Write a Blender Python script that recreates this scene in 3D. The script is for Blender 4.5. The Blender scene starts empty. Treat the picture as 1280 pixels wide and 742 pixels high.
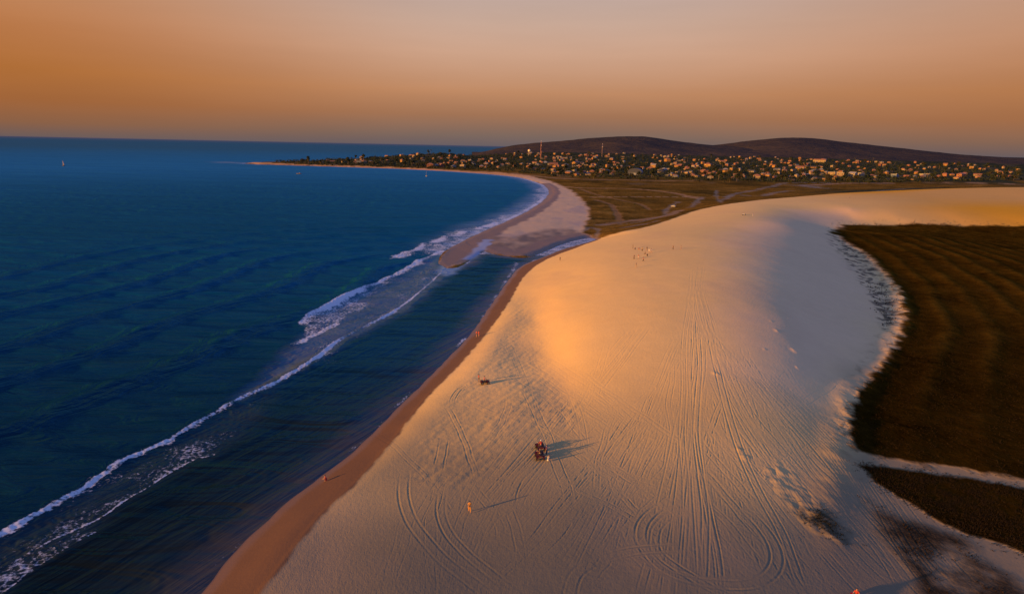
import bpy, bmesh, math, random
import numpy as np
from mathutils import Vector, Matrix

random.seed(7)
RNG = np.random.default_rng(7)
SC = bpy.context.scene
COL = SC.collection
def R_(a):
    return a * math.pi / 180

# ------------------------------------------------------------------ camera
IW, IH, FPX, HC = 1280, 742, 853.0, 52.0
PITCH, ROLL = R_(12.45), R_(1.2)
fw = np.array([0, math.cos(PITCH), -math.sin(PITCH)])
r0 = np.array([1., 0, 0]); u0 = np.cross(r0, fw)
rt = math.cos(ROLL) * r0 + math.sin(ROLL) * u0
up = -math.sin(ROLL) * r0 + math.cos(ROLL) * u0


def rays(px, py):
    px = np.asarray(px, float); py = np.asarray(py, float)
    d = fw * FPX + rt * (px[..., None] - IW / 2) - up * (py[..., None] - IH / 2)
    return d / np.linalg.norm(d, axis=-1, keepdims=True)


def ground(px, py, z=0.0):
    d = rays(px, py)
    t = (np.asarray(z) - HC) / d[..., 2]
    return d[..., 0] * t, d[..., 1] * t


def project(X, Y, Z):
    p = np.stack([X, Y, Z - HC], -1)
    f = p @ fw
    return IW / 2 + FPX * (p @ rt) / f, IH / 2 - FPX * (p @ up) / f


cam = bpy.data.cameras.new("camera")
cam.sensor_width = 36; cam.lens = 36 * FPX / IW
cam.clip_start = 1; cam.clip_end = 200000
camo = bpy.data.objects.new("camera", cam); COL.objects.link(camo)
m = Matrix(((rt[0], up[0], -fw[0], 0), (rt[1], up[1], -fw[1], 0), (rt[2], up[2], -fw[2], HC), (0, 0, 0, 1)))
camo.matrix_world = m
SC.camera = camo

# ------------------------------------------------------------------ sun and sky
SUN_AZ, SUN_EL = R_(27), R_(7.8)          # light travels toward +X, a little toward +Y
sd = Vector((math.cos(SUN_AZ) * math.cos(SUN_EL), math.sin(SUN_AZ) * math.cos(SUN_EL), -math.sin(SUN_EL)))
sun = bpy.data.lights.new("sun", 'SUN')
sun.energy = 9.9; sun.angle = R_(1.8); sun.color = (1.0, 0.47, 0.105)
suno = bpy.data.objects.new("sun", sun); COL.objects.link(suno)
suno.rotation_euler = sd.to_track_quat('-Z', 'Y').to_euler()


def s2l(c):
    return tuple((v / 12.92 if v <= 0.04045 else ((v + 0.055) / 1.055) ** 2.4) for v in c)


class NT:
    """small node-tree builder"""
    def __init__(self, tree):
        self.t = tree
        self.n = tree.nodes; self.l = tree.links

    def add(self, kind, **kw):
        nd = self.n.new(kind)
        for k, v in kw.items():
            setattr(nd, k, v)
        return nd

    def set(self, sock, v):
        if isinstance(v, bpy.types.NodeSocket):
            self.l.new(v, sock)
        elif v is not None:
            if hasattr(sock.default_value, '__len__') and not hasattr(v, '__len__'):
                v = [v] * len(sock.default_value)
            if hasattr(sock.default_value, '__len__') and len(sock.default_value) == 4 and len(v) == 3:
                v = (*v, 1)
            sock.default_value = v

    def math(self, op, a, b=None, c=None, clamp=False):
        nd = self.add('ShaderNodeMath', operation=op, use_clamp=clamp)
        for i, v in enumerate((a, b, c)):
            if v is not None:
                self.set(nd.inputs[i], v)
        return nd.outputs[0]

    def step(self, v, a, b):
        nd = self.add('ShaderNodeMapRange', interpolation_type='SMOOTHSTEP')
        self.set(nd.inputs['Value'], v)
        self.set(nd.inputs['From Min'], a); self.set(nd.inputs['From Max'], b)
        return nd.outputs['Result']

    def lin(self, v, a, b, c, d):
        nd = self.add('ShaderNodeMapRange')
        self.set(nd.inputs['Value'], v)
        for k, w in zip(('From Min', 'From Max', 'To Min', 'To Max'), (a, b, c, d)):
            self.set(nd.inputs[k], w)
        return nd.outputs['Result']

    def mix(self, f, a, b, mode='MIX'):
        nd = self.add('ShaderNodeMix', data_type='RGBA', blend_type=mode)
        self.set(nd.inputs[0], f); self.set(nd.inputs[6], a); self.set(nd.inputs[7], b)
        return nd.outputs[2]

    def ramp(self, v, stops):
        nd = self.add('ShaderNodeValToRGB')
        self.set(nd.inputs[0], v)
        e = nd.color_ramp.elements
        while len(e) < len(stops):
            e.new(0.5)
        for el, (p, c) in zip(e, stops):
            el.position = p; el.color = (*c, 1)
        return nd.outputs[0]

    def noise(self, vec, scale, detail=2, rough=0.5):
        nd = self.add('ShaderNodeTexNoise')
        self.set(nd.inputs['Vector'], vec)
        nd.inputs['Scale'].default_value = scale
        nd.inputs['Detail'].default_value = detail
        nd.inputs['Roughness'].default_value = rough
        return nd.outputs['Fac']

    def attr(self, name, out='Color'):
        nd = self.add('ShaderNodeAttribute', attribute_name=name)
        return nd.outputs[out]

    def scale(self, vec, s, rot=0):
        nd = self.add('ShaderNodeMapping')
        self.set(nd.inputs['Vector'], vec)
        nd.inputs['Scale'].default_value = s
        nd.inputs['Rotation'].default_value = (0, 0, rot)
        return nd.outputs[0]


world = bpy.data.worlds.new("World"); SC.world = world
world.use_nodes = True
w = NT(world.node_tree); w.n.clear()
tc = w.add('ShaderNodeTexCoord')
nv = w.add('ShaderNodeVectorMath', operation='NORMALIZE'); w.l.new(tc.outputs['Generated'], nv.inputs[0])
sx = w.add('ShaderNodeSeparateXYZ'); w.l.new(nv.outputs[0], sx.inputs[0])
dx, dy, dz = sx.outputs
sky = w.add('ShaderNodeTexSky', sky_type='NISHITA', sun_disc=False)
sky.sun_elevation = SUN_EL; sky.sun_rotation = R_(243)
sky.air_density = 1.0; sky.dust_density = 1.2; sky.ozone_density = 2.0
zz = w.lin(dz, -0.02, 0.23, 0, 1)
C = lambda r, g, b: s2l((r / 255, g / 255, b / 255))
e_ = lambda deg: (math.sin(R_(deg)) + 0.02) / 0.25
mid = w.ramp(zz, [(e_(-.5), C(84, 88, 104)), (e_(.12), C(110, 97, 98)), (e_(.8), C(126, 105, 95)), (e_(2.4), C(162, 116, 86)),
                  (e_(4.2), C(190, 137, 100)), (e_(7.2), C(205, 163, 137)), (e_(9.4), C(200, 168, 150)), (e_(12), C(190, 168, 160))])
side = w.ramp(zz, [(e_(-.5), C(84, 88, 104)), (e_(.12), C(114, 94, 88)), (e_(.9), C(139, 97, 71)), (e_(2.4), C(162, 102, 58)),
                   (e_(4.4), C(177, 111, 56)), (e_(7.0), C(185, 120, 72)), (e_(9.4), C(190, 131, 90)), (e_(12), C(192, 142, 112))])
azl = w.step(dx, -0.05, -0.62)
azr = w.math('MULTIPLY', w.step(dx, 0.10, 0.70), 0.6)
azf = w.math('MAXIMUM', azl, azr)
glow = w.mix(azf, mid, side)
gain = w.mix(w.step(dx, -0.75, 0.55), (0.19, 0.17, 0.17, 1), (0.35, 0.385, 0.64, 1))      # warm toward the sunset, blue opposite it
skyc = w.mix(1.0, sky.outputs[0], gain, 'MULTIPLY')
hi = w.step(dz, 0.20, 0.42)
hz = w.noise(w.scale(nv.outputs[0], (1.6, 1.6, 14)), 1.3, 4, .55)                       # faint uneven haze bands
glow = w.mix(1.0, glow, w.lin(hz, .3, .7, .955, 1.045), 'MULTIPLY')
fin = w.mix(hi, glow, skyc)
bg = w.add('ShaderNodeBackground'); w.l.new(fin, bg.inputs[0]); bg.inputs[1].default_value = 1.0
wo = w.add('ShaderNodeOutputWorld'); w.l.new(bg.outputs[0], wo.inputs[0])

SC.view_settings.view_transform = 'Standard'; SC.view_settings.look = 'None'
SC.view_settings.exposure = 0; SC.view_settings.gamma = 1
SC.render.engine = 'CYCLES'
SC.cycles.max_bounces = 5; SC.cycles.diffuse_bounces = 2; SC.cycles.glossy_bounces = 2
SC.cycles.use_denoising = True
SC.cycles.use_adaptive_sampling = False
SC.cycles.sample_clamp_indirect = 3

# ------------------------------------------------------------------ numeric helpers


def sstep(a, b, x):
    t = np.clip((x - a) / (b - a), 0, 1)
    return t * t * (3 - 2 * t)


def perlin(x, y, seed=0):
    x = np.asarray(x, float); y = np.asarray(y, float)
    xi = np.floor(x).astype(np.int64); yi = np.floor(y).astype(np.int64)
    xf = (x - xi).astype(np.float32); yf = (y - yi).astype(np.float32)

    def grad(ix, iy, fx, fy):
        h = (ix * 374761393 + iy * 668265263 + seed * 974634777) & 0x7fffffff
        h = ((h ^ (h >> 13)) * 1274126177) & 0x7fffffff
        h = h ^ (h >> 16)
        a = (h & 1023).astype(np.float32) * np.float32(2 * math.pi / 1024)
        return np.cos(a) * fx + np.sin(a) * fy
    u = xf * xf * xf * (xf * (xf * 6 - 15) + 10); v = yf * yf * yf * (yf * (yf * 6 - 15) + 10)
    a = grad(xi, yi, xf, yf); b = grad(xi + 1, yi, xf - 1, yf)
    c = grad(xi, yi + 1, xf, yf - 1); d = grad(xi + 1, yi + 1, xf - 1, yf - 1)
    return (a + u * (b - a)) + v * ((c + u * (d - c)) - (a + u * (b - a)))


def fbm(x, y, octs=3, seed=0):
    s = 0; a = 1.0
    for o in range(octs):
        c_, s_ = math.cos(.6 + 1.1 * o), math.sin(.6 + 1.1 * o)
        s = s + a * perlin((x * c_ + y * s_) * 2 ** o + 17.3 * o, (y * c_ - x * s_) * 2 ** o - 9.1 * o, seed + o); a *= 0.5
    return s


def poly_sd(X, Y, px, py, closed=True):
    """distance to a polyline; signed (+ inside) when closed, + to the left of its direction when open"""
    px = np.asarray(px, np.float32); py = np.asarray(py, np.float32)
    n = len(px)
    X = X.astype(np.float32); Y = Y.astype(np.float32)
    best = np.full(X.shape, 1e18, np.float32); side = np.zeros(X.shape, np.float32)
    ins = np.zeros(X.shape, bool)
    for i in range(n if closed else n - 1):
        ax, ay = px[i], py[i]; bx, by = px[(i + 1) % n], py[(i + 1) % n]
        ex, ey = bx - ax, by - ay
        L2 = ex * ex + ey * ey + 1e-9
        wx = X - ax; wy = Y - ay
        t = np.clip((wx * ex + wy * ey) / L2, 0, 1)
        d2 = (wx - t * ex) ** 2 + (wy - t * ey) ** 2
        k = d2 < best
        best = np.where(k, d2, best)
        if closed:
            if ay != by:
                c = ((ay > Y) != (by > Y)) & (wx < ex * wy / (by - ay))
                ins ^= c
        else:
            side = np.where(k, np.sign(ex * wy - ey * wx), side)
    d = np.sqrt(best)
    return np.where(ins, d, -d) if closed else d * np.where(side == 0, 1, side)


def smooth_line(pts, per=6):
    """Catmull-Rom through 2-D points"""
    p = np.asarray(pts, float)
    q = np.vstack([2 * p[0] - p[1], p, 2 * p[-1] - p[-2]])
    out = []
    for i in range(1, len(q) - 2):
        for t in np.arange(per) / per:
            a, b, c, d = q[i - 1], q[i], q[i + 1], q[i + 2]
            out.append(0.5 * (2 * b + (c - a) * t + (2 * a - 5 * b + 4 * c - d) * t * t + (3 * b - a - 3 * c + d) * t ** 3))
    out.append(p[-1])
    return np.array(out)


# ------------------------------------------------------------------ terrain heights
CP = []   # (x, y, z)


def cpx(*pts):
    for (a, b, z) in pts:
        X, Y = ground(np.array(a), np.array(b), z)
        CP.append((float(X), float(Y), z))


def cpd(col, *dz_):
    """points up a picture column: ground distance and height"""
    d = rays(np.array(float(col)), np.array(150.0))
    h = math.hypot(d[0], d[1])
    for (dist, z) in dz_:
        CP.append((d[0] / h * dist, d[1] / h * dist, z))


# foreshore and bench
cpx((330, 742, 1.8), (400, 700, 2.3), (480, 640, 2.7), (540, 560, 2.8), (590, 500, 2.9), (620, 440, 2.9), (645, 395, 2.7), (655, 362, 2.4),
    (500, 742, 3.0), (600, 742, 3.3), (600, 640, 3.4), (640, 560, 3.8), (655, 490, 3.7), (700, 742, 3.7), (720, 640, 4.2), (660, 430, 3.0))
# dune face, crest and lee, row by row
for row_, pts_ in ((312, ((694, 1.5), (722, 5.0), (760, 8.8), (800, 11.3), (850, 13.1), (900, 13.9), (960, 12.9), (1010, 9.2), (1036, 5.6), (1057, 3.6))),
                   (345, ((668, 2.6), (690, 5.2), (730, 8.7), (780, 11.2), (840, 12.9), (890, 13.6), (940, 13.3), (985, 11.4), (1040, 7.1), (1078, 3.8))),
                   (372, ((660, 2.5), (672, 3.4), (700, 6.4), (735, 8.7))),
                   (400, ((668, 2.9), (700, 6.0), (740, 8.4), (780, 9.8), (830, 10.9), (880, 11.3), (930, 11.2), (980, 10.1), (1030, 7.3), (1080, 4.8), (1103, 3.7))),
                   (440, ((680, 3.3), (720, 6.2), (770, 8.0), (830, 9.0), (880, 9.3), (930, 9.2), (985, 8.2), (1040, 5.7), (1085, 3.6))),
                   (480, ((703, 4.0), (725, 5.0), (760, 6.1), (820, 7.1), (880, 7.7), (930, 7.6), (980, 6.8), (1030, 5.3), (1060, 4.2), (1085, 3.2))),
                   (520, ((740, 4.8), (820, 5.8), (880, 6.2), (930, 6.2), (1000, 5.3), (1060, 3.6))),
                   (560, ((760, 4.5), (850, 5.2), (920, 5.3), (990, 4.8), (1040, 4.0), (1080, 3.2))),
                   (620, ((800, 4.3), (880, 4.6), (950, 4.5), (1020, 4.0), (1100, 3.0))),
                   (690, ((860, 4.2), (960, 4.0), (1180, 2.4))),
                   (742, ((800, 3.9), (900, 3.9), (1000, 3.5), (1100, 2.8), (1280, 2.0)))):
    cpx(*((x_, row_, z_) for x_, z_ in pts_))
cpx((1280, 640, 2.0))
# far top of the dune and its long arm to the right
cpx((745, 300, 3.2), (770, 294, 5.2), (810, 290, 8.2), (860, 285, 10.4), (920, 285, 12.0), (980, 281, 11.3), (1020, 285, 6.4), (1040, 288, 3.6))
cpx((800, 283, 3.4), (835, 274, 3.8), (865, 264, 4.2), (905, 255, 5.8), (960, 249.5, 8.0), (1064, 242.5, 10.5), (1170, 238, 12.0), (1280, 234, 13.5))
cpx((905, 268, 8.8), (960, 263, 10), (1064, 255, 10.8), (1170, 250, 11.6), (1280, 247, 12.6))
cpx((1064, 263, 8.6), (1064, 270, 5.4), (1062, 276, 3.6), (1120, 271, 6.0), (1200, 271, 6.3), (1280, 272, 6.3), (1060, 281, 3.0), (1045, 287, 3.4), (1120, 279, 2.8), (1200, 280, 2.8), (1280, 282, 2.8), (1090, 290, 3), (1150, 295, 3))
# behind the dune: the plain
cpx((800, 277, 1.3), (835, 266, 1.4), (865, 257, 1.4), (905, 249.5, 1.5), (960, 243.5, 1.5), (1064, 236, 1.6), (1170, 232, 1.6), (1280, 229, 1.8))
cpx((750, 285, 1.2), (760, 265, 1.5), (720, 255, 1.5), (700, 240, 1.6), (780, 245, 1.6), (860, 240, 1.6), (960, 233, 1.7), (1100, 231, 1.8),
    (735, 290, 1.0), (700, 285, 1.1), (660, 300, 0.9), (620, 307, 0.8), (690, 262, 1.3), (590, 312, 0.5))
# the field in the crescent
cpx((1150, 400, 3.4), (1200, 350, 3.2), (1280, 320, 3), (1280, 400, 3.2), (1280, 500, 2.8), (1150, 500, 3.0), (1100, 540, 2.9), (1130, 320, 3.3), (1140, 440, 3.3))
# the town: a rise from the plain and the bay
for c_ in (-300, -100, 100):
    cpd(c_, (60, -2), (300, -3), (1000, -3), (1500, -3), (2500, -3), (6000, -3))
for c_, sh, zt in ((300, 1640, 0), (340, 1640, 5), (400, 1560, 12), (480, 1480, 19), (560, 1460, 24)):
    cpd(c_, (sh * .9, -2), (sh + 130, 2.6 + zt * .15), (sh + 300, 3 + zt * .5), (sh + 560, 3 + zt), (sh + 950, zt * .55), (sh + 1500, -2), (6000, -3))
for c_, fd, zt in ((640, 1420, 27), (700, 1180, 27), (800, 1130, 26), (900, 1100, 25), (1000, 1120, 25), (1120, 1200, 22), (1280, 1350, 18), (1450, 1500, 16), (1700, 1500, 16)):
    cpd(c_, (fd, 2.2), (fd + 300, 5), (fd + 700, zt * .45), (2600, zt), (3400, zt + 3), (6500, zt), (30000, 14))
cpx((1500, 280, 6), (1500, 340, 2), (1500, 500, 2), (1500, 742, 2), (1700, 500, 2), (1400, 238, 14), (1500, 250, 14), (1500, 232, 2))
CP = np.array(CP)


def uv(X, Y):
    r = np.hypot(X, Y)
    return np.arctan2(X, Y) * 2.0, np.log(np.maximum(r, 20)) * 1.0


cu, cv = uv(CP[:, 0], CP[:, 1])


def _tpsk(d2):
    return 0.5 * d2 * np.log(d2 + 1e-12)


n = len(CP)
K = _tpsk((cu[:, None] - cu) ** 2 + (cv[:, None] - cv) ** 2) + np.eye(n) * 6e-5
Pm = np.stack([np.ones(n), cu, cv], 1)
A = np.zeros((n + 3, n + 3)); A[:n, :n] = K; A[:n, n:] = Pm; A[n:, :n] = Pm.T
sol = np.linalg.solve(A, np.concatenate([CP[:, 2], np.zeros(3)]))
WT, WA = sol[:n].astype(np.float32), sol[n:]


def tps(X, Y):
    sh = X.shape
    u, v = uv(X.ravel(), Y.ravel())
    out = np.empty(u.shape, np.float32)
    cu32, cv32 = cu.astype(np.float32), cv.astype(np.float32)
    for s in range(0, len(u), 20000):
        a = u[s:s + 20000].astype(np.float32); b = v[s:s + 20000].astype(np.float32)
        d2 = (a[:, None] - cu32) ** 2 + (b[:, None] - cv32) ** 2
        out[s:s + 20000] = (0.5 * d2 * np.log(d2 + np.float32(1e-12))) @ WT
    return (out + WA[0] + WA[1] * u + WA[2] * v).reshape(sh)


# coast line traced along the water's edge, as ground points at sea level
MAIN = [(200, 800), (254, 742), (293, 692), (345, 641), (400, 597.5), (440, 566), (475, 533), (513, 495), (553, 456), (590, 416), (611, 386), (627, 363),
        (644, 340), (655, 331), (672, 324), (690, 317), (712, 309), (735, 303), (746, 299)]
SPIT_IN = [(738, 297), (720, 300), (700, 306), (680, 314), (664, 321), (650, 322), (632, 320), (616, 317), (606, 314), (597, 318), (586, 326), (572, 334), (558, 335)]
SPIT_OUT = [(548, 329), (551, 319), (564, 309), (582, 300), (603, 290), (628, 279), (652, 268), (671, 257), (683, 247), (686, 240), (683, 234), (674, 229),
            (650, 222), (615, 218), (560, 214), (500, 211), (440, 209), (390, 207.5), (340, 206), (318, 205.2), (303, 204.2)]


def gl(pts, z=0.0):
    a = np.array(pts, float)
    X, Y = ground(a[:, 0], a[:, 1], z)
    return np.stack([X, Y], 1)


coast = np.vstack([smooth_line(gl(MAIN), 3), smooth_line(gl(SPIT_IN), 2), smooth_line(gl(SPIT_OUT), 3)])
tip = coast[-1]
back = np.array([[tip[0] + 10, tip[1] + 60], [-480, 1900], [-380, 2250], [-150, 2750], [150, 3800], [500, 6000], [3000, 60000], [60000, 60000], [60000, -300], [-60, -300]])
LAND = np.vstack([coast, back])


def smin(a, b, k):
    h = np.clip(0.5 + 0.5 * (b - a) / k, 0, 1)
    return b * (1 - h) + a * h - k * h * (1 - h)


def base_height(X, Y, full=False):
    z = tps(X, Y)
    s = poly_sd(X, Y, LAND[:, 0], LAND[:, 1])
    sc = np.clip(np.hypot(X, Y) / 250, 0.6, 3)
    s2 = s + 0.42 * perlin(X / 6, Y / 6, 3) * sstep(500, 200, np.hypot(X, Y)) + 1.1 * perlin(X / 27, Y / 27, 4) * sstep(150, 500, np.hypot(X, Y))
    prof = np.where(s2 > 0, s2 * 0.28, s2 * 0.10)
    far = sstep(300, 1200, np.hypot(X, Y))
    prof = prof * (1 - 0.55 * far)
    z = smin(np.maximum(z, 0.35), prof, 0.5)
    z = np.where(s2 < -1, np.minimum(z, prof), z)
    return (z, s2) if full else z


def hit(px, py, n=420):
    """where a picture point meets the ground"""
    px = np.atleast_1d(np.asarray(px, float)); py = np.atleast_1d(np.asarray(py, float))
    d = rays(px, py)
    zs = np.concatenate([np.linspace(42, 0, n)])
    t = (zs[None, :] - HC) / np.minimum(d[:, 2:3], -1e-4)
    X = d[:, 0:1] * t; Y = d[:, 1:2] * t
    h = base_height(X, Y)
    below = h >= zs[None, :]
    below[:, -1] = True
    i = below.argmax(1)
    r = np.arange(len(px)); j = np.maximum(i - 1, 0)
    a = (zs[j] - h[r, j]); b = (zs[i] - h[r, i])
    f = np.where(np.abs(a - b) > 1e-6, a / (a - b), 0); f = np.clip(f, 0, 1)
    tt = t[r, j] + (t[r, i] - t[r, j]) * f
    Xo, Yo = d[:, 0] * tt, d[:, 1] * tt
    return np.stack([Xo, Yo, base_height(Xo, Yo)], 1)


def hl(pts, per=0):
    a = np.array(pts, float)
    p = hit(a[:, 0], a[:, 1])[:, :2]
    return smooth_line(p, per) if per else p


# ------------------------------------------------------------------ vehicle tracks, trampled sand: a height raster
TX0, TX1, TY0, TY1, TR = -50., 130., 55., 330., 0.11
TW, TH = int((TX1 - TX0) / TR), int((TY1 - TY0) / TR)
track = np.zeros((TH, TW), np.float32)


def rut(line, depth=0.07, wid=0.16):
    depth *= 0.85; wid *= 0.8
    """press one wheel's rut along a world line"""
    seg = np.hypot(*np.diff(line, axis=0).T)
    s = np.concatenate([[0], np.cumsum(seg)])
    if s[-1] < 1:
        return
    q = np.arange(0, s[-1], TR * 0.6)
    x = np.interp(q, s, line[:, 0]); y = np.interp(q, s, line[:, 1])
    tx = np.gradient(x); ty = np.gradient(y); L = np.hypot(tx, ty) + 1e-9
    nx, ny = -ty / L, tx / L
    fade = np.minimum(1, np.minimum(q, s[-1] - q) / 6) * np.clip(0.72 + 0.75 * perlin(q / 11, q * 0 + depth * 100 + x[0], 5) + .3 * perlin(q / 2.1, q * 0 + x[0], 6), .12, 1.3) * sstep(58, 105, np.hypot(x, y)) ** .5
    offs = np.arange(-2.6 * wid, 2.6 * wid + 1e-6, TR * 0.6)
    for o in offs:
        k = o / wid
        pr = -depth * math.exp(-k * k * 1.6) + 0.62 * depth * math.exp(-((abs(k) - 1.55) / 0.55) ** 2)
        ix = ((x + nx * o - TX0) / TR).astype(int); iy = ((y + ny * o - TY0) / TR).astype(int)
        ok = (ix >= 0) & (ix < TW) & (iy >= 0) & (iy < TH)
        v = (pr * fade)[ok]; a_, b_ = iy[ok], ix[ok]
        cur = track[a_, b_]
        track[a_, b_] = np.where(np.abs(v) > np.abs(cur), v, cur * 0.45 + v * 0.8)


def offset(line, o):
    t = np.gradient(line, axis=0); L = np.hypot(t[:, 0], t[:, 1])[:, None] + 1e-9
    nrm = np.stack([-t[:, 1], t[:, 0]], 1) / L
    return line + nrm * o


def tracks(pts, spread=(0.,), gauge=1.15, depth=0.07, wob=0.25, wid=0.16):
    line = hl(pts, 10)
    for o in spread:
        ph = random.uniform(0, 99)
        t = np.linspace(0, 1, len(line))
        l2 = offset(line, 0.0) + 0
        w_ = o + wob * perlin(t * 5 + ph, t * 0 + ph, 9) * 2
        tg = np.gradient(line, axis=0); L = np.hypot(tg[:, 0], tg[:, 1])[:, None] + 1e-9
        nr = np.stack([-tg[:, 1], tg[:, 0]], 1) / L
        l2 = line + nr * w_[:, None]
        d = depth * random.uniform(0.65, 1.25)
        for g_ in (-gauge / 2, gauge / 2):
            rut(offset(l2, g_), d, wid)


# diagonals, lower left to the upper right
for i in range(26):
    x = random.uniform(520, 760); y = random.uniform(600, 760)
    k = random.uniform(0.75, 1.15); L = random.uniform(90, 240)
    tracks([(x, y), (x + L * .5 * k, y - L * .5), (x + L * k * 1.02, y - L)], depth=0.042, wid=.13)
for i in range(10):
    a = random.gauss(0, 22)
    tracks([(600 + a, 640), (665 + a, 565), (720 + a, 500), (770 + a * .8, 440), (800 + a * .6, 405)], depth=0.055)
# diagonals from the trampled ground down to the right
for i in range(14):
    x = random.uniform(640, 730); y = random.uniform(430, 545); L = random.uniform(110, 260)
    tracks([(x, y), (x + L * .5, y + L * .36), (x + L, y + L * .78)], depth=0.05)
for i in range(9):
    x = random.uniform(700, 900); y = random.uniform(560, 680); L = random.uniform(60, 160)
    tracks([(x, y), (x + L * .5, y + L * .42), (x + L, y + L * .9)], depth=0.05)
# a fan of fine tracks from the whole foreground toward the crest
for i in range(80):
    x0 = random.uniform(560, 1080); xe = 868 + random.gauss(0, 16) + (x0 - 860) * .05; ye = random.uniform(390, 520)
    f0 = random.uniform(0, .45)
    xs = lambda t: x0 + (xe - x0) * (t ** .8)
    ys = lambda t: 765 + (ye - 765) * t
    tracks([(xs(t), ys(t)) for t in np.linspace(f0, random.uniform(.7, 1), 5)], depth=random.uniform(.035, .085), wid=random.uniform(.10, .15), gauge=random.choice((.9, 1.15, 1.5)), wob=random.uniform(.1, .35))
for i in range(12):
    x = random.uniform(930, 1050); L = random.uniform(90, 230); y = random.uniform(480, 600)
    tracks([(x - 30, y - 45), (x, y), (x + L * .5, y + L * .55), (x + L * .95, y + L * 1.0)], depth=random.uniform(.05, .09), wid=.15)
# short crossing tracks all over the foreground, no two alike
for i in range(64):
    x = random.uniform(540, 930); y = random.uniform(500, 750)
    a = random.choice((random.gauss(-.9, .25), random.gauss(.75, .3), random.gauss(-1.6, .2), random.uniform(-3, 0)))
    L = random.uniform(50, 210); bend = random.gauss(0, .3)
    pts = []
    for k in range(5):
        t = k / 4
        pts.append((x + L * t * math.cos(a + bend * t) * 1.1, y + L * t * math.sin(a + bend * t) * .8))
    if max(p_[1] for p_ in pts) < 770 and min(p_[1] for p_ in pts) > 410:
        tracks(pts, depth=random.uniform(.03, .075), wid=random.uniform(.10, .17), gauge=random.choice((.9, 1.15, 1.5)), wob=random.uniform(.1, .5))
for i in range(10):
    x = random.uniform(900, 1010); L = random.uniform(80, 180); y = random.uniform(590, 690)
    tracks([(x - 60, y - 70), (x, y), (x + L * .55, y + L * .62)], depth=0.05)
# loops
tracks([(600, 480), (585, 481), (574, 487), (567, 497), (566, 505)], depth=0.11, gauge=1.0, wob=.02)
for i in range(6):
    x = 520 + random.uniform(-40, 40)
    tracks([(x + random.uniform(-20, 20), 770), (x + 8, 700), (x + 25, 640), (x + 52 + random.uniform(-20, 30), 580)], depth=0.026, wid=.12)
# bundle running straight up over the crest
for i in range(24):
    x0 = 860 + random.gauss(0, 26); x1 = 864 + random.gauss(0, 8); x2 = 868 + (x1 - 864) * .8 + random.uniform(-3, 3)
    tracks([(x0, 760), (x0 + (x1 - x0) * .35, 660), (x0 + (x1 - x0) * .7, 560), (x1, 470), (x2, 400), (x2 + 6, random.uniform(330, 400))], depth=random.uniform(.03, .095), wid=random.uniform(.11, .17), gauge=random.choice((.9, 1.2, 1.5)), wob=random.uniform(.2, .7))
# curving away to the right from the crest
for i in range(8):
    a = random.gauss(0, 7); b = random.gauss(0, 13)
    tracks([(872 + a * .5, 362), (878 + a, 395), (893 + a + b * .2, 440), (915 + a + b * .5, 500), (945 + a + b, 555), (985 + a + b * 1.6, 610), (1030 + a + b * 2, 670), (1075 + b * 2.5, 742)][:random.randint(5, 8)], depth=random.uniform(.04, .10), wid=random.uniform(.12, .17))
for i in range(12):
    a = random.gauss(0, 13); b = random.gauss(0, 16)
    tracks([(885 + a * .5, 385), (905 + a, 415), (945 + a, 460), (990 + a + b * .4, 510), (1035 + a + b, 560), (1080 + a + b, 620), (1130 + b * 1.6, 690), (1175 + b * 2, 750)][random.randint(0, 2):], depth=random.uniform(.03, .09), wid=random.uniform(.11, .16))
tracks([(846, 626), (822, 636), (806, 652), (802, 672), (812, 692), (832, 711), (866, 724), (905, 730), (940, 729), (963, 718), (971, 700), (966, 678), (950, 655), (930, 635)],
       depth=0.10, gauge=1.5, wob=.12, wid=.2)
tracks([(862, 640), (838, 645), (822, 660), (818, 678), (826, 694), (850, 712), (890, 735), (930, 752)], depth=0.085, gauge=1.2, wob=.15, wid=.18)
tracks([(780, 655), (800, 690), (835, 715), (885, 728), (925, 722)], depth=0.045, gauge=1.3, wob=.3, wid=.16)
tracks([(716, 775), (712, 745), (720, 718), (738, 704), (765, 694), (800, 687), (850, 684)], depth=0.10, gauge=1.5, wob=.05, wid=.2)
tracks([(506, 590), (504, 618), (512, 645), (530, 672), (558, 702), (600, 735), (630, 760)], depth=0.05, gauge=1.5, wob=.05, wid=.2)
tracks([(553, 612), (551, 640), (560, 664), (580, 688), (612, 715), (650, 745)], depth=0.045, gauge=1.2, wob=.05, wid=.19)
track = np.clip(track, -0.2, 0.14)


def track_h(X, Y):
    fx = (X - TX0) / TR - .5; fy = (Y - TY0) / TR - .5
    ok = (fx >= 1) & (fx < TW - 2) & (fy >= 1) & (fy < TH - 2)
    fx = np.where(ok, fx, 1); fy = np.where(ok, fy, 1)
    ix = fx.astype(int); iy = fy.astype(int); a = fx - ix; b = fy - iy
    v = (track[iy, ix] * (1 - a) + track[iy, ix + 1] * a) * (1 - b) + (track[iy + 1, ix] * (1 - a) + track[iy + 1, ix + 1] * a) * b
    return np.where(ok, v, 0)


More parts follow.
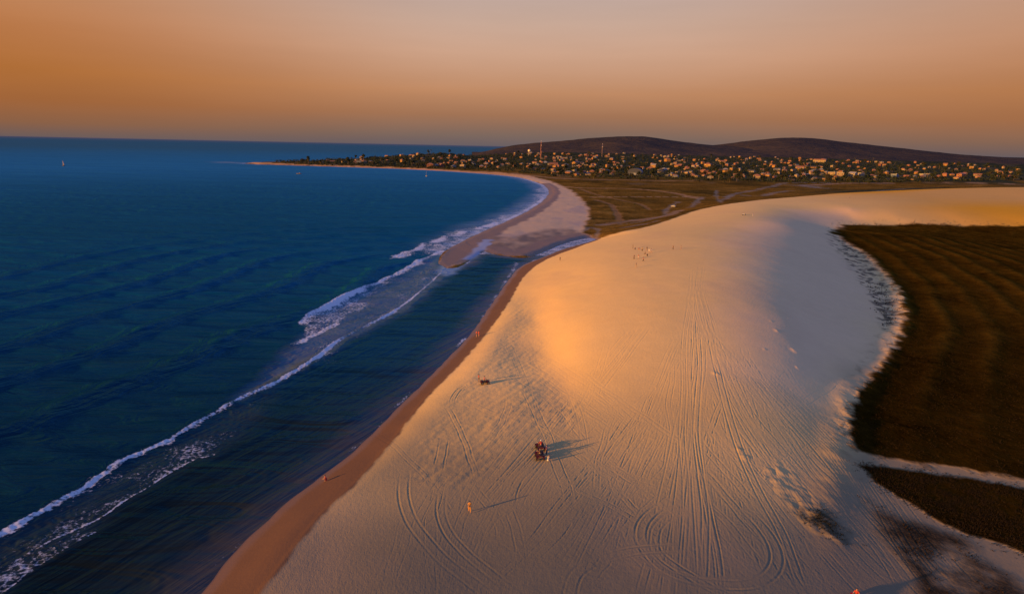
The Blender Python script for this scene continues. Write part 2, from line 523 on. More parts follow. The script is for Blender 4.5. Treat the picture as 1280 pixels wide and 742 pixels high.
# ------------------------------------------------------------------ masks (ground polygons)
DRY = [(342, 720), (400, 646), (428, 619), (452, 596), (496, 545), (534, 496), (571, 459), (600, 426), (616, 406), (637, 376), (652, 349), (666, 335), (680, 326), (700, 317), (722, 309), (745, 300.5)]
dryline = hl([(288, 795)] + DRY, 3)
FIELD = hl([(1040, 291), (1048, 285), (1060, 280.5), (1150, 279.5), (1280, 283), (1500, 289), (1500, 560), (1500, 640), (1280, 598), (1210, 587), (1140, 576), (1100, 570), (1066, 564), (1061, 545), (1063, 520),
            (1070, 498), (1086, 478), (1103, 458), (1118, 436), (1130, 410), (1131, 388), (1124, 362), (1104, 338), (1084, 318), (1062, 303)])
FIELD2 = hl([(1070, 580), (1130, 586), (1210, 598), (1280, 611), (1500, 660), (1500, 770), (1280, 690), (1215, 668), (1165, 645), (1120, 618), (1090, 598)])
FIELD3 = hl([(1085, 622), (1110, 640), (1150, 656), (1200, 676), (1240, 700), (1270, 725), (1290, 760), (1170, 760), (1140, 715), (1112, 678)])
PATCH = hl([(1006, 645), (1018, 638), (1034, 644), (1046, 658), (1054, 676), (1044, 672), (1028, 662), (1012, 654)])
GULLY = hl([(1036, 292), (1050, 296), (1078, 316), (1098, 338), (1114, 362), (1122, 386), (1120, 404), (1106, 412), (1096, 392), (1084, 362), (1064, 334), (1044, 312)])
SAND = np.vstack([gl([(120, 800), (215, 742), (360, 595), (505, 470), (580, 400), (625, 343), (648, 329)], 0), hl([(690, 317), (735, 303), (746, 299), (772, 291), (800, 285.5), (833, 276), (862, 265.5), (880, 260.5)]),
                  gl([(905, 253.5), (960, 248.0), (1064, 241), (1170, 237), (1280, 233.4), (1500, 226)], 8),
                  np.array([[900., 300.], [250., 40.], [60, -50], [-50, -50]])])
SPIT = hl([(746, 299), (738, 297), (700, 306), (664, 321), (632, 320), (606, 314), (586, 326), (558, 335), (548, 329), (564, 309), (603, 290), (652, 268), (683, 247), (686, 240), (674, 229), (650, 222), (615, 218), (500, 211), (390, 207.5), (318, 205.2), (303, 203.6),
           (345, 204.0), (372, 205.4), (440, 207.3), (500, 209.5), (560, 212.4), (620, 215.2), (660, 219.5), (690, 227), (712, 237), (727, 249), (735, 262), (735, 274), (728, 283), (727, 291)])
SPITW = hl([(604, 312), (602, 304), (614, 296), (640, 297), (665, 292), (690, 286), (712, 285), (726, 290), (742, 298), (700, 307), (664, 321), (632, 320)])
FOOT = hl([(1040, 742), (1050, 640), (1061, 545), (1070, 498), (1103, 458), (1130, 410), (1131, 388), (1124, 362), (1104, 338), (1084, 318), (1062, 303), (1042, 290)])
TRAMPLE = hl([(505, 600), (530, 548), (562, 500), (600, 455), (632, 410), (650, 372), (664, 372), (672, 405), (684, 445), (706, 488), (735, 520), (700, 545), (640, 575), (575, 615)])
RUBBLE = hl([(955, 585), (975, 578), (1000, 600), (1030, 640), (1060, 690), (1020, 665), (985, 632), (962, 606)])
RUBBLE2 = hl([(1040, 520), (1062, 495), (1090, 470), (1105, 452), (1112, 460), (1090, 490), (1072, 515), (1068, 560), (1050, 545)])


MOUNDS = [(*hit([a_], [b_])[0][:2], h_, r_) for a_, b_, h_, r_ in ((993, 438, .55, 1.0), (971, 413, .45, .8), (997, 459, .35, .6), (893, 466, .3, .7), (898, 468, .25, .5), (964, 401, .25, .5), (956, 436, .2, .5), (931, 571, .4, .9), (924, 562, .3, .7), (1019, 442, .18, .4), (1023, 443, .18, .4), (1027, 446, .2, .4), (986, 398, .2, .5), (1019, 406, .25, .5))]


def zone(X, Y, poly, soft=1.0, jit=0.6, fr=3.0, seed=11):
    """soft, noisy-edged membership of a ground polygon; softness in metres at 150 m, growing with distance"""
    d = poly_sd(X, Y, poly[:, 0], poly[:, 1])
    sc = np.maximum(np.hypot(X, Y) / 150, .6)
    r_ = np.hypot(X, Y); k = sstep(220, 480, r_)
    d = d / sc + jit * ((1 - k) * fbm(X / fr, Y / fr, 3, seed) + k * fbm(X / fr / 3.5, Y / fr / 3.5, 3, seed))
    return sstep(-soft, soft, d)


def relief(X, Y, Z, S):
    """small relief on top of the base height"""
    r = np.hypot(X, Y)
    near = sstep(420, 250, r)
    out = track_h(X, Y).astype(np.float32)
    m = r < 330
    x, y = X[m], Y[m]
    tr = zone(x, y, TRAMPLE, 3.5, 1.5, 8)
    a = R_(60)
    xr = x * math.cos(a) + y * math.sin(a); yr = -x * math.sin(a) + y * math.cos(a)
    bump = 0.15 * perlin(xr / 5.5, yr / 1.1, 21) + 0.08 * perlin(x / 1.3, y / 1.9, 22) + 0.04 * perlin(x / .7, y / .9, 24)
    add = tr * bump * (0.6 + 0.5 * perlin(x / 11, y / 14, 23))
    ru = np.maximum(zone(x, y, RUBBLE, 1.6, 1.2, 4), 0.8 * zone(x, y, RUBBLE2, 1.6, 1.2, 4))
    add += ru * (0.30 * np.abs(fbm(x / 3.6, y / 5.0, 3, 31)) + 0.10 * perlin(x / 1.4, y / 1.6, 32))
    dry = poly_sd(x, y, dryline[:, 0], dryline[:, 1], False)
    add += 0.10 * np.exp(-((dry - 0.2) / 0.5) ** 2) * sstep(5, 2, Z[m]) * 0.6            # little berm at the high-water line
    for mx_, my_, mh_, mr_ in MOUNDS:
        add += .5 * mh_ * np.exp(-((x - mx_) ** 2 * 2.6 + (y - my_) ** 2) / mr_ ** 2) * (.8 + .8 * perlin(x / .5, y / .5, 58))
    sandy = sstep(0.4, 2.2, Z[m])
    add += sandy * (0.10 * fbm(x / 30, y / 30, 2, 43) + 0.012 * perlin(x / .55, y / .8, 41) + 0.04 * fbm(x / 7, y / 9, 2, 42))
    out[m] += add
    # grassy ridges that follow the foot of the dune
    m = (X > 20) & (r < 700) & (r > 60) & (Z < 6)
    x, y = X[m], Y[m]
    f = -poly_sd(x, y, FOOT[:, 0], FOOT[:, 1], False)
    fm = np.maximum(zone(x, y, FIELD, 2.0, 1.2, 6), 0.5 * zone(x, y, FIELD2, 2, 1, 5))
    ph = f / 10.5 + 0.28 * perlin(x / 60, y / 60, 51) + 0.10 * perlin(x / 12, y / 12, 52)
    rid = (0.5 + 0.5 * np.cos(2 * math.pi * ph)) ** 1.6
    out[m] += fm * (.55 * rid * sstep(60, 200, np.hypot(x, y)) * (0.75 + .6 * perlin(x / 35, y / 35, 53)) + 0.06 * fbm(x / 2.6, y / 2.6, 3, 54))
    bank = np.exp(-((f + 1.0 + 2.5 * perlin(x / 12, y / 12, 56)) / 2.6) ** 2) * sstep(75, 110, np.hypot(x, y))
    out[m] += bank * (0.42 + .22 * fbm(x / 5, y / 5, 3, 57)) * (Y[m] < 330)
    gu = zone(x, y, GULLY, 1.5, 1.2, 4)
    out[m] += gu * (0.5 * fbm(x / 3, y / 3, 3, 55) - 0.3)
    # scrub on the plain, rough ground in the town
    m = (r >= 300) & (Z > .6) & (Z < 60)
    x, y = X[m], Y[m]; sc = r[m] / 400
    out[m] += 0.22 * fbm(x / 17, y / 23, 3, 61) * sstep(2.6, 1.6, Z[m])
    return out


def grid(az0, az1, ncol, th):
    az = np.linspace(R_(az0), R_(az1), ncol)
    r = HC / np.tan(R_(th))
    RR, AZ = np.meshgrid(r, az, indexing='ij')
    return RR * np.sin(AZ), RR * np.cos(AZ)


def mesh_from_grid(name, V, shape, keep, attrs, mat, smooth=True):
    """V (rows*cols,3); keep: bool per cell; attrs: {name: (N,4) floats}"""
    nr, nc = shape
    idx = np.arange(nr * nc).reshape(nr, nc)
    q = np.stack([idx[:-1, :-1], idx[:-1, 1:], idx[1:, 1:], idx[1:, :-1]], -1)[keep]
    if not len(q):
        return None
    used, inv = np.unique(q, return_inverse=True)
    q = inv.reshape(-1, 4)
    me = bpy.data.meshes.new(name)
    v = V[used].astype(np.float32)
    me.vertices.add(len(v)); me.vertices.foreach_set('co', v.ravel())
    me.loops.add(q.size); me.loops.foreach_set('vertex_index', q.astype(np.int32).ravel())
    me.polygons.add(len(q)); me.polygons.foreach_set('loop_start', np.arange(0, q.size, 4, dtype=np.int32))
    me.update(calc_edges=True)
    me.polygons.foreach_set('use_smooth', np.full(len(q), smooth))
    for k, a in attrs.items():
        at = me.attributes.new(k, 'FLOAT_COLOR', 'POINT')
        at.data.foreach_set('color', a[used].astype(np.float32).ravel())
    me.materials.append(mat)
    o = bpy.data.objects.new(name, me); COL.objects.link(o)
    return o


# ------------------------------------------------------------------ materials
MATS = {}


def pmat(name, col, rough=0.7, var=0.12, scale=6.0, metal=0.0, bump=0.0):
    """painted / natural surface with a little procedural variation"""
    if name in MATS:
        return MATS[name]
    mt = bpy.data.materials.new(name); mt.use_nodes = True
    t = NT(mt.node_tree); b = t.n['Principled BSDF']
    tcn = t.add('ShaderNodeTexCoord')
    nz = t.noise(tcn.outputs['Object'], scale, 3, 0.6)
    f = t.lin(nz, 0.25, 0.75, 1 - var, 1 + var)
    vm = t.add('ShaderNodeVectorMath', operation='SCALE'); vm.inputs[0].default_value = col; t.l.new(f, vm.inputs['Scale'])
    t.l.new(vm.outputs[0], b.inputs['Base Color'])
    b.inputs['Roughness'].default_value = rough; b.inputs['Metallic'].default_value = metal
    if bump:
        bp = t.add('ShaderNodeBump'); bp.inputs['Strength'].default_value = bump
        t.l.new(nz, bp.inputs['Height']); t.l.new(bp.outputs[0], b.inputs['Normal'])
    MATS[name] = mt
    return mt


def ground_mat():
    mt = bpy.data.materials.new('ground'); mt.use_nodes = True
    t = NT(mt.node_tree); b = t.n['Principled BSDF']
    ge = t.add('ShaderNodeNewGeometry'); pos = ge.outputs['Position']
    col = t.attr('tint'); msk = t.attr('mask')
    sp = t.add('ShaderNodeSeparateColor'); t.l.new(msk, sp.inputs[0])
    wet, veg, sandy = sp.outputs
    n1 = t.noise(pos, 0.35, 6, 0.62); n2 = t.noise(pos, 2.2, 5, 0.65); n3 = t.noise(pos, 0.045, 5, 0.6)
    f = t.math('ADD', t.math('ADD', t.lin(n1, .25, .75, -.5, .5), t.lin(n2, .25, .75, -.5, .5)), t.math('MULTIPLY', t.lin(n3, .25, .75, -.5, .5), 1.0))
    amp = t.math('ADD', 0.07, t.math('MULTIPLY', veg, 0.95))
    g = t.math('MAXIMUM', t.math('ADD', 1.0, t.math('MULTIPLY', f, amp)), 0.12)
    vm = t.add('ShaderNodeVectorMath', operation='SCALE'); t.l.new(col, vm.inputs[0]); t.l.new(g, vm.inputs['Scale'])
    t.l.new(vm.outputs[0], b.inputs['Base Color'])
    t.l.new(t.lin(wet, 0, 1, .95, .38), b.inputs['Roughness'])
    t.l.new(t.lin(wet, 0, 1, .0, .5), b.inputs['Specular IOR Level'])
    h = t.math('ADD', t.math('MULTIPLY', n2, t.math('ADD', .03, t.math('MULTIPLY', veg, .18))), t.math('MULTIPLY', n1, t.math('MULTIPLY', veg, .4)))
    rp = t.noise(t.scale(pos, (1, 1, 1)), 5.0, 3, 0.6)
    h = t.math('ADD', h, t.math('MULTIPLY', rp, t.math('MULTIPLY', sandy, .02)))
    bp = t.add('ShaderNodeBump'); bp.inputs['Strength'].default_value = 1.0; bp.inputs['Distance'].default_value = 1.0
    t.l.new(h, bp.inputs['Height']); t.l.new(bp.outputs[0], b.inputs['Normal'])
    return mt


GROUND = ground_mat()

# ------------------------------------------------------------------ terrain
NC = 2050
th = np.concatenate([np.linspace(46, 5.0, 780), np.linspace(5.0, 0.42, 150)[1:], np.geomspace(.42, .07, 10)[1:]])
GX, GY = grid(-49, 51, NC, th)
SHP = GX.shape
X, Y = GX.ravel(), GY.ravel()
Z, S = base_height(X, Y, True)
rr = np.hypot(X, Y)
alive = Z > -0.9
Zr = Z.copy()
Zr[alive] = Z[alive] + relief(X[alive], Y[alive], Z[alive], S[alive])

COLR = np.zeros((len(X), 3), np.float32); MSK = np.zeros((len(X), 4), np.float32)


def paint(wt, col, **k):
    wt = wt[:, None]
    COLR[:] = COLR * (1 - wt) + np.array(col, np.float32) * wt
    for nm, v in k.items():
        i = dict(wet=0, veg=1, sand=2)[nm]
        MSK[:, i] = MSK[:, i] * (1 - wt[:, 0]) + v * wt[:, 0]


sc = np.maximum(rr / 250, .6)
n_big = fbm(X / 60, Y / 60, 4, 71); n_far = fbm(X / 70, Y / 95, 4, 72)
# plain
COLR[:] = (.125, .066, .012); MSK[:, 1] = 1; MSK[:, 3] = 1
paint(sstep(-.1, .5, n_far) * .8, (.052, .034, .009))
paint(sstep(.05, .55, fbm(X / 90, Y / 40, 4, 73)) * .75, (.19, .10, .022))
# woodland floor of the town
paint(sstep(2.0, 6.0, Z) * (rr > 900), (.03, .034, .02))
paint(sstep(.1, .5, fbm(X / 40, Y / 70, 3, 74)) * .6 * (rr > 1000) * (Z > 2), (.12, .085, .05))
# sandy tracks of the plain
for pts, wd, c in (([(690, 232), (730, 235), (790, 236), (840, 241), (872, 248)], 7, (.30, .17, .08)), ([(735, 246.5), (790, 246), (850, 246), (890, 246.5)], 2.5, (.36, .23, .13)),
                   ([(812, 262), (800, 255), (775, 250), (745, 243), (725, 236)], 3.5, (.2, .11, .045)), ([(775, 275), (768, 262), (762, 255), (745, 250)], 4, (.2, .11, .05)),
                   ([(750, 281), (790, 276), (830, 270), (850, 263)], 6, (.2, .13, .08)), ([(1180, 228), (1230, 229), (1280, 231)], 8, (.3, .18, .1)), ([(1000, 232), (1060, 229), (1120, 229)], 8, (.26, .16, .1)),
                   ([(640, 216.5), (700, 223), (780, 225), (860, 226)], 14, (.22, .13, .06))):
    ln = hl(pts, 6)
    d = np.abs(poly_sd(X, Y, ln[:, 0], ln[:, 1], False)) + wd * .5 * fbm(X / 14, Y / 14, 2, 75)
    paint(sstep(wd, wd * .4, d) * .85, c, veg=.35)
# creeks and salt pans
for pts, wd in (([(727, 290), (736, 284), (748, 287), (745, 296)], 3.0), ([(831, 268), (833, 262), (840, 256.5), (848, 252.5)], 4.5), ([(864, 259), (871, 252), (878, 246.5)], 5),
                ([(895, 238), (896, 246), (902, 253)], 4), ([(900, 251), (918, 243.5), (940, 245), (953, 245)], 6), ([(908, 247), (921, 241.5), (942, 238), (965, 233), (985, 228.5), (1040, 228.5)], 8),
                ([(953, 245), (968, 241), (984, 238.5)], 9), ([(1005, 231.5), (1013, 233.5), (1023, 234.5)], 26), ([(1093, 239), (1112, 237.5), (1131, 236)], 8), ([(775, 285), (800, 281), (822, 276)], 3),
                ([(745, 281), (790, 279), (838, 268)], 1.8)):
    ln = hl(pts, 6)
    d = np.abs(poly_sd(X, Y, ln[:, 0], ln[:, 1], False)) + wd * (.2 + .9 * fbm(X / 18, Y / 18, 4, 76))
    paint(sstep(wd, wd * .3, d) * .4, (.15, .125, .10), veg=.4, wet=.5)
# beach and spit
sp = zone(X, Y, SPIT, .7, .9, 4, 81)
paint(sp, (.45, .315, .205), veg=.06, sand=.4)
inner = sstep(.0, .4, fbm(X / 22, Y / 60, 4, 82) + .5 * sstep(24, 46, S) - .25)
paint(sp * inner * .55 * (rr < 1000), (.30, .235, .215))
spw = zone(X, Y, SPITW, 1.6, 3.0, 12, 83)
paint(sp * spw * np.clip(.7 + .8 * fbm(X / 11, Y / 24, 4, 84), .05, 1), (.130, .086, .060), wet=.35)
paint(sp * sstep(15, 11, S + 3.0 * fbm(X / 14, Y / 22, 3, 85)) * (rr < 1000) * .95, (.150, .092, .068), wet=.4)
paint(sp * sstep(5, 2.5, S + 1.5 * fbm(X / 8, Y / 12, 3, 87)) * (rr < 1000) * .7, (.10, .068, .058), wet=.6)
paint((X < 40) * sp * sstep(1100, 1300, rr) * .8, (.50, .235, .085))
ch = hl([(609, 300), (602, 308), (596, 316), (588, 324)], 5)
paint(sstep(4.2, 1.5, np.abs(poly_sd(X, Y, ch[:, 0], ch[:, 1], False)) + 3.5 * fbm(X / 7, Y / 12, 2, 86)) * .9, (.20, .24, .36), wet=.5)
# dune sand
sa = zone(X, Y, SAND, .5, .5, 4, 91)
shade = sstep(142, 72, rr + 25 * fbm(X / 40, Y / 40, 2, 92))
paint(sa, (.60, .40, .160), veg=0, sand=1)
LEE = hl([(925, 300), (950, 277), (1000, 264), (1062, 262), (1048, 290), (1075, 330), (1098, 372), (1100, 420), (1070, 470), (1010, 500), (960, 470), (945, 400), (940, 330)])
paint(sa * sstep(-22, 12, poly_sd(X, Y, LEE[:, 0], LEE[:, 1]) + 6 * fbm(X / 25, Y / 25, 3, 99)), (.61, .405, .225))  # cool shade of the lee slope put into bluer sand colour
paint(sa * shade * .9, (.150, .127, .088))  # dim foreground light painted as darker sand toward the camera
paint(sa * sstep(92, 66, rr) * .85, (.120, .106, .078))  # same painted dimming, deeper in the nearest sand
paint(sa * sstep(.0, .55, fbm(X / 30, Y / 55, 4, 93)) * .18, (.42, .27, .17))
rgt = zone(X, Y, hl([(1010, 742), (1000, 640), (1040, 560), (1085, 470), (1130, 440), (1280, 560), (1500, 700), (1500, 900), (1010, 900)]), 8, 3, 12, 94)
paint(sa * rgt * .8, (.170, .128, .085))
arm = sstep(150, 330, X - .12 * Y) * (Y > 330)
paint(sa * arm * .9, (.52, .29, .085))  # orange sun glow of the far arm put into its sand colour
paint(sa * arm * sstep(12.5, 9.5, Z) * sstep(230, 400, X) * .9, (.58, .27, .02))  # stronger painted glow on the arm's sun-facing lower strip
# pale litter strip between slip face and field
gs = zone(X, Y, GULLY, 1.2, 1.6, 3.5, 95)
paint(gs * sstep(-.08, .25, fbm(X / 5, Y / 5, 4, 96)) * .85, (.075, .055, .04), veg=.7)
dry = poly_sd(X, Y, dryline[:, 0], dryline[:, 1], False)
near = (Z < 4.2) & (X < 60) & (rr < 460)
wetz = sstep(-.5, .25, dry + .45 * fbm(X / 3.5, Y / 3.5, 3, 97)) * near
paint(sa * wetz, (.120, .064, .036), wet=.12, sand=.2)
paint(sa * near * sstep(2.1, .5, S + .7 * fbm(X / 4, Y / 9, 3, 98)), (.115, .062, .040), wet=.75)
# grassy ground
fm = np.maximum.reduce([zone(X, Y, FIELD, .9, 1.5, 4, 101), zone(X, Y, FIELD2, .8, 1.3, 4, 102)])
ridge = np.clip((Zr - Z) / .9, -.5, 1)
paint(fm, (.020, .0100, .0010), veg=1, sand=0)
paint(fm * sstep(150, 300, rr) * .8, (.042, .020, .0018))
paint(fm * sstep(.05, .8, ridge) * .8 * sstep(120, 260, rr), (.070, .036, .0040))
paint(fm * sstep(.25, .7, fbm(X / 14, Y / 14, 4, 103)) * .5, (.030, .016, .003))
paint(zone(X, Y, FIELD3, 3.0, 3.0, 7, 104) * sstep(-.8, .25, fbm(X / 7, Y / 7, 4, 105)) * .9, (.036, .023, .013), veg=.9, sand=0)
paint(zone(X, Y, PATCH, 3.2, 3.0, 2.0, 106) * .9, (.020, .018, .010), veg=.9, sand=0)
fringe = sstep(-6, 1, poly_sd(X, Y, FIELD[:, 0], FIELD[:, 1]) / np.maximum(rr / 150, .6)) * (1 - fm)
paint(fringe * sstep(.12, .5, fbm(X / 3.2, Y / 3.2, 4, 107)) * .7 * (Z < 4.5), (.06, .04, .022), veg=.7)

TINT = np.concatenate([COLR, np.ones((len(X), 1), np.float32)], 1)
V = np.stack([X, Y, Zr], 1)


def cells(a):
    a = a.reshape(SHP)
    return (a[:-1, :-1] + a[1:, :-1] + a[:-1, 1:] + a[1:, 1:]) / 4


zc = cells(Z); keep0 = zc > -0.75
c_field, c_sa, c_sp = cells(fm), cells(sa), cells(sp)
c_rr, c_x = cells(rr), cells(X)
cls = np.full(zc.shape, 0)
cls[(c_sp > .5)] = 2
cls[(c_sa > .5)] = 1
cls[(c_field > .5)] = 3
cls[(c_rr > 1050) & (c_sp <= .5) & (c_sa <= .5) & (zc > 2.6)] = 4
for k, nm in ((0, 'grassland'), (1, 'sand_dune'), (2, 'beach'), (3, 'grass_field'), (4, 'hillside_ground')):
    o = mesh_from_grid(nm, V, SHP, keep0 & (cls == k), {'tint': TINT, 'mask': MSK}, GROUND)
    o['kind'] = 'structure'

# ------------------------------------------------------------------ sea


def sea_mat():
    mt = bpy.data.materials.new('sea_water'); mt.use_nodes = True
    t = NT(mt.node_tree); b = t.n['Principled BSDF']
    ge = t.add('ShaderNodeNewGeometry'); pos = ge.outputs['Position']
    col = t.attr('tint'); msk = t.attr('mask')
    sp_ = t.add('ShaderNodeSeparateColor'); t.l.new(msk, sp_.inputs[0])
    foam, calm, farf = sp_.outputs
    # wind chop, stretched along the crests; three sizes
    rotd = t.scale(pos, (1, 1, 1), R_(-66))            # trough: crests run along the beach
    v1 = t.mix(calm, t.noise(t.scale(pos, (.16, .75, 1)), 1.0, 4, .6), t.noise(t.scale(rotd, (.10, .9, 1)), 1.0, 4, .6))
    v2 = t.mix(calm, t.noise(t.scale(pos, (.020, .13, 1)), 1.0, 4, .55), t.noise(t.scale(rotd, (.025, .30, 1)), 1.0, 4, .55))
    v3 = t.noise(t.scale(pos, (.003, .020, 1)), 1.0, 5, .6)
    g = t.math('ADD', .55, t.math('ADD', t.math('MULTIPLY', v3, .40), t.math('MULTIPLY', v2, .55)))
    vm = t.add('ShaderNodeVectorMath', operation='SCALE'); t.l.new(col, vm.inputs[0]); t.l.new(g, vm.inputs['Scale'])
    t.l.new(vm.outputs[0], b.inputs['Base Color'])
    b.inputs['Roughness'].default_value = 1; b.inputs['Specular IOR Level'].default_value = 0
    h = t.math('ADD', t.math('MULTIPLY', v1, t.lin(calm, 0, 1, 1.0, .22)), t.math('MULTIPLY', v2, t.lin(calm, 0, 1, 4.2, .8)))
    h = t.math('ADD', h, t.math('MULTIPLY', v3, 9.0))
    bp = t.add('ShaderNodeBump'); bp.inputs['Strength'].default_value = .45; bp.inputs['Distance'].default_value = 1.0
    t.l.new(h, bp.inputs['Height']); t.l.new(bp.outputs[0], b.inputs['Normal'])
    gs_ = t.add('ShaderNodeBsdfGlossy'); gs_.inputs['Color'].default_value = (.10, .56, 1, 1); gs_.inputs['Roughness'].default_value = .18; t.l.new(bp.outputs[0], gs_.inputs['Normal'])
    fr_ = t.add('ShaderNodeFresnel'); fr_.inputs['IOR'].default_value = 1.33; t.l.new(bp.outputs[0], fr_.inputs['Normal'])
    ms = t.add('ShaderNodeMixShader')
    t.l.new(t.math('MINIMUM', t.math('MULTIPLY', fr_.outputs[0], t.lin(farf, 0, 1, .46, .08)), t.lin(farf, 0, 1, .19, .035)), ms.inputs[0])
    t.l.new(b.outputs[0], ms.inputs[1]); t.l.new(gs_.outputs[0], ms.inputs[2])
    # foam: lacy where thin, solid where thick
    vo = t.add('ShaderNodeTexVoronoi', feature='DISTANCE_TO_EDGE'); t.l.new(t.scale(pos, (.95, .95, 1)), vo.inputs['Vector']); vo.inputs['Scale'].default_value = 1.0
    nn = t.noise(pos, 1.5, 6, .72); n4 = t.noise(pos, .16, 4, .6)
    lace = t.math('ADD', t.math('MULTIPLY', nn, .62), t.math('MULTIPLY', n4, .38))
    lace = t.math('SUBTRACT', lace, t.math('MULTIPLY', vo.outputs['Distance'], .35))
    thr = t.lin(foam, 0, 1, .76, .16)
    fac = t.step(lace, t.math('SUBTRACT', thr, .05), t.math('ADD', thr, .12))
    fac = t.math('MULTIPLY', fac, t.step(foam, .015, .12))
    fb = t.add('ShaderNodeBsdfDiffuse'); fb.inputs[0].default_value = (.42, .44, .52, 1)
    mx = t.add('ShaderNodeMixShader'); t.l.new(fac, mx.inputs[0]); t.l.new(ms.outputs[0], mx.inputs[1]); t.l.new(fb.outputs[0], mx.inputs[2])
    t.l.new(mx.outputs[0], t.n['Material Output'].inputs[0])
    return mt


th = np.concatenate([np.linspace(48, 4.0, 620), np.linspace(4.0, 0.3, 90)[1:], np.geomspace(.3, .04, 14)[1:]])
GX, GY = grid(-52, 52, 1300, th)
SHP = GX.shape
X, Y = GX.ravel(), GY.ravel(); rr = np.hypot(X, Y)
S = poly_sd(X, Y, LAND[:, 0], LAND[:, 1])
seaok = S < 14
depth = np.clip(-S, 0, 500)
# line of the outer surf, used to split the trough (inside) from the open sea
SURF = hl([(-220, 800), (-90, 722), (0, 667), (60, 634), (100, 610), (150, 578), (205, 552), (245, 528), (300, 498), (340, 474), (361, 430), (380, 416), (408, 386), (437, 368), (472, 351), (501, 337), (523, 322), (552, 306), (590, 290), (640, 268), (668, 255), (681, 244)], 4)
SURF = gl([(-220, 800), (-90, 722), (0, 667), (60, 634), (100, 610), (150, 578), (205, 552), (245, 528), (300, 498), (343, 477), (386, 453), (419, 428), (444, 414), (472, 400), (498, 385), (530, 360), (552, 340)])
SURF = smooth_line(SURF, 4)
BREAK = smooth_line(gl([(376, 402), (390, 392), (410, 382), (437, 368), (472, 352), (501, 338), (523, 326), (550, 314)]), 4)
BREAK2 = smooth_line(gl([(494, 320), (516, 313), (533, 304), (569, 293), (605, 283), (638, 272), (660, 261), (676, 250), (681, 243)]), 4)
INNER = smooth_line(gl([(-60, 775), (0, 741), (35, 714), (60, 699), (102, 675)]), 4)
INNER2 = smooth_line(gl([(20, 700), (46, 686), (70, 673), (106, 656), (131, 643), (155, 626), (184, 608), (212, 590), (240, 576), (268, 569)]), 4)

COLR = np.zeros((len(X), 3), np.float32); MSK = np.zeros((len(X), 4), np.float32); MSK[:, 3] = 1
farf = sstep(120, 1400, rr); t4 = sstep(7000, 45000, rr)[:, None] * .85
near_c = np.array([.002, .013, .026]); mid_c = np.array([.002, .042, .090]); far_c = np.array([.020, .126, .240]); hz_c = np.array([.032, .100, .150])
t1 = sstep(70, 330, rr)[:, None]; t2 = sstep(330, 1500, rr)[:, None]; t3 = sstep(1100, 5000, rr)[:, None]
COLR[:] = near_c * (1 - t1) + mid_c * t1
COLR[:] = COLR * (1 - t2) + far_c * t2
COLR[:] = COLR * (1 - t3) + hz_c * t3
COLR[:] = COLR * (1 - t4) + np.array([.115, .125, .155]) * t4  # horizon haze painted in: farthest water fades to a sky-like grey
MSK[:, 2] = farf
n1 = fbm(X / 30, Y / 30, 3, 201)
lag = np.zeros(len(X), np.float32)
m = (rr < 520) & (X > -200)
ds = np.full(len(X), 999., np.float32); ds[m] = poly_sd(X[m], Y[m], SURF[:, 0], SURF[:, 1], False)   # + seaward (left)
inside = m & (ds < 0) & (S < 3) & (Y < 345)
def w_(c, k): COLR[:] = COLR * (1 - k[:, None]) + np.array(c, np.float32) * k[:, None]
# trough between the sandbar and the dune: deep teal, brownish toward the beach
w_((.004, .006, .005), inside * sstep(0, -8, ds) * sstep(190, 90, rr))
w_((.003, .012, .018), inside * sstep(0, -5, ds) * sstep(120, 240, rr))
w_((.075, .058, .062), (m & (S > -25)) * sstep(-8.5, 0, S + 2.5 * n1) * .8 * (ds < 0))
w_((.018, .026, .026), (m & (S > -40)) * sstep(-22, -5, S + 4 * n1) * .5 * (ds < 0) * sstep(240, 120, rr))
# shallow, sandy water over the bar between the two surf lines
BAR = gl([(552, 316), (547, 330), (560, 343), (530, 368), (498, 392), (472, 406), (444, 419), (419, 433), (386, 455), (343, 476), (300, 499), (330, 470), (362, 436), (392, 412), (414, 388), (445, 371), (480, 356), (510, 340), (530, 328)])
bar = np.zeros(len(X)); bar[m] = zone(X[m], Y[m], BAR, 3, 1.5, 8, 202)
w_((.070, .088, .135), bar * .85)
MSK[:, 1] = np.maximum(bar, inside * sstep(0, -4, ds) * .55)
# wash over the sand between main surf and the thin front
FRONT = gl([(0, 672), (60, 640), (150, 588), (245, 538), (300, 505), (345, 484), (330, 520), (268, 571), (240, 577), (184, 610), (131, 645), (102, 676), (35, 716), (0, 742), (-60, 775), (-90, 730)])
fr = np.zeros(len(X)); fr[m] = zone(X[m], Y[m], FRONT, 3, 1.5, 8, 203)
w_((.016, .026, .036), fr * .7)
foam = np.zeros(len(X), np.float32)


def stroke(line, left, right, amt, nz=.35, fr_=6, seed=0, tlim=520):
    """foam along a line: width to its left (seaward) and right, metres"""
    global foam
    k = rr < tlim
    d = poly_sd(X[k], Y[k], line[:, 0], line[:, 1], False)
    end = np.minimum(np.hypot(X[k] - line[0, 0], Y[k] - line[0, 1]), np.hypot(X[k] - line[-1, 0], Y[k] - line[-1, 1]))
    jit = 1 + nz * 1.6 * fbm(X[k] / fr_, Y[k] / fr_, 3, 300 + seed)
    f = np.where(d > 0, sstep(left, left * .25, d / np.maximum(jit, .2)), sstep(right, 0, -d / np.maximum(jit, .2)))
    f = f * amt * np.clip(.85 + .6 * perlin(X[k] / 22, Y[k] / 22, 320 + seed), 0.15, 1.1)
    foam[k] = np.maximum(foam[k], f)


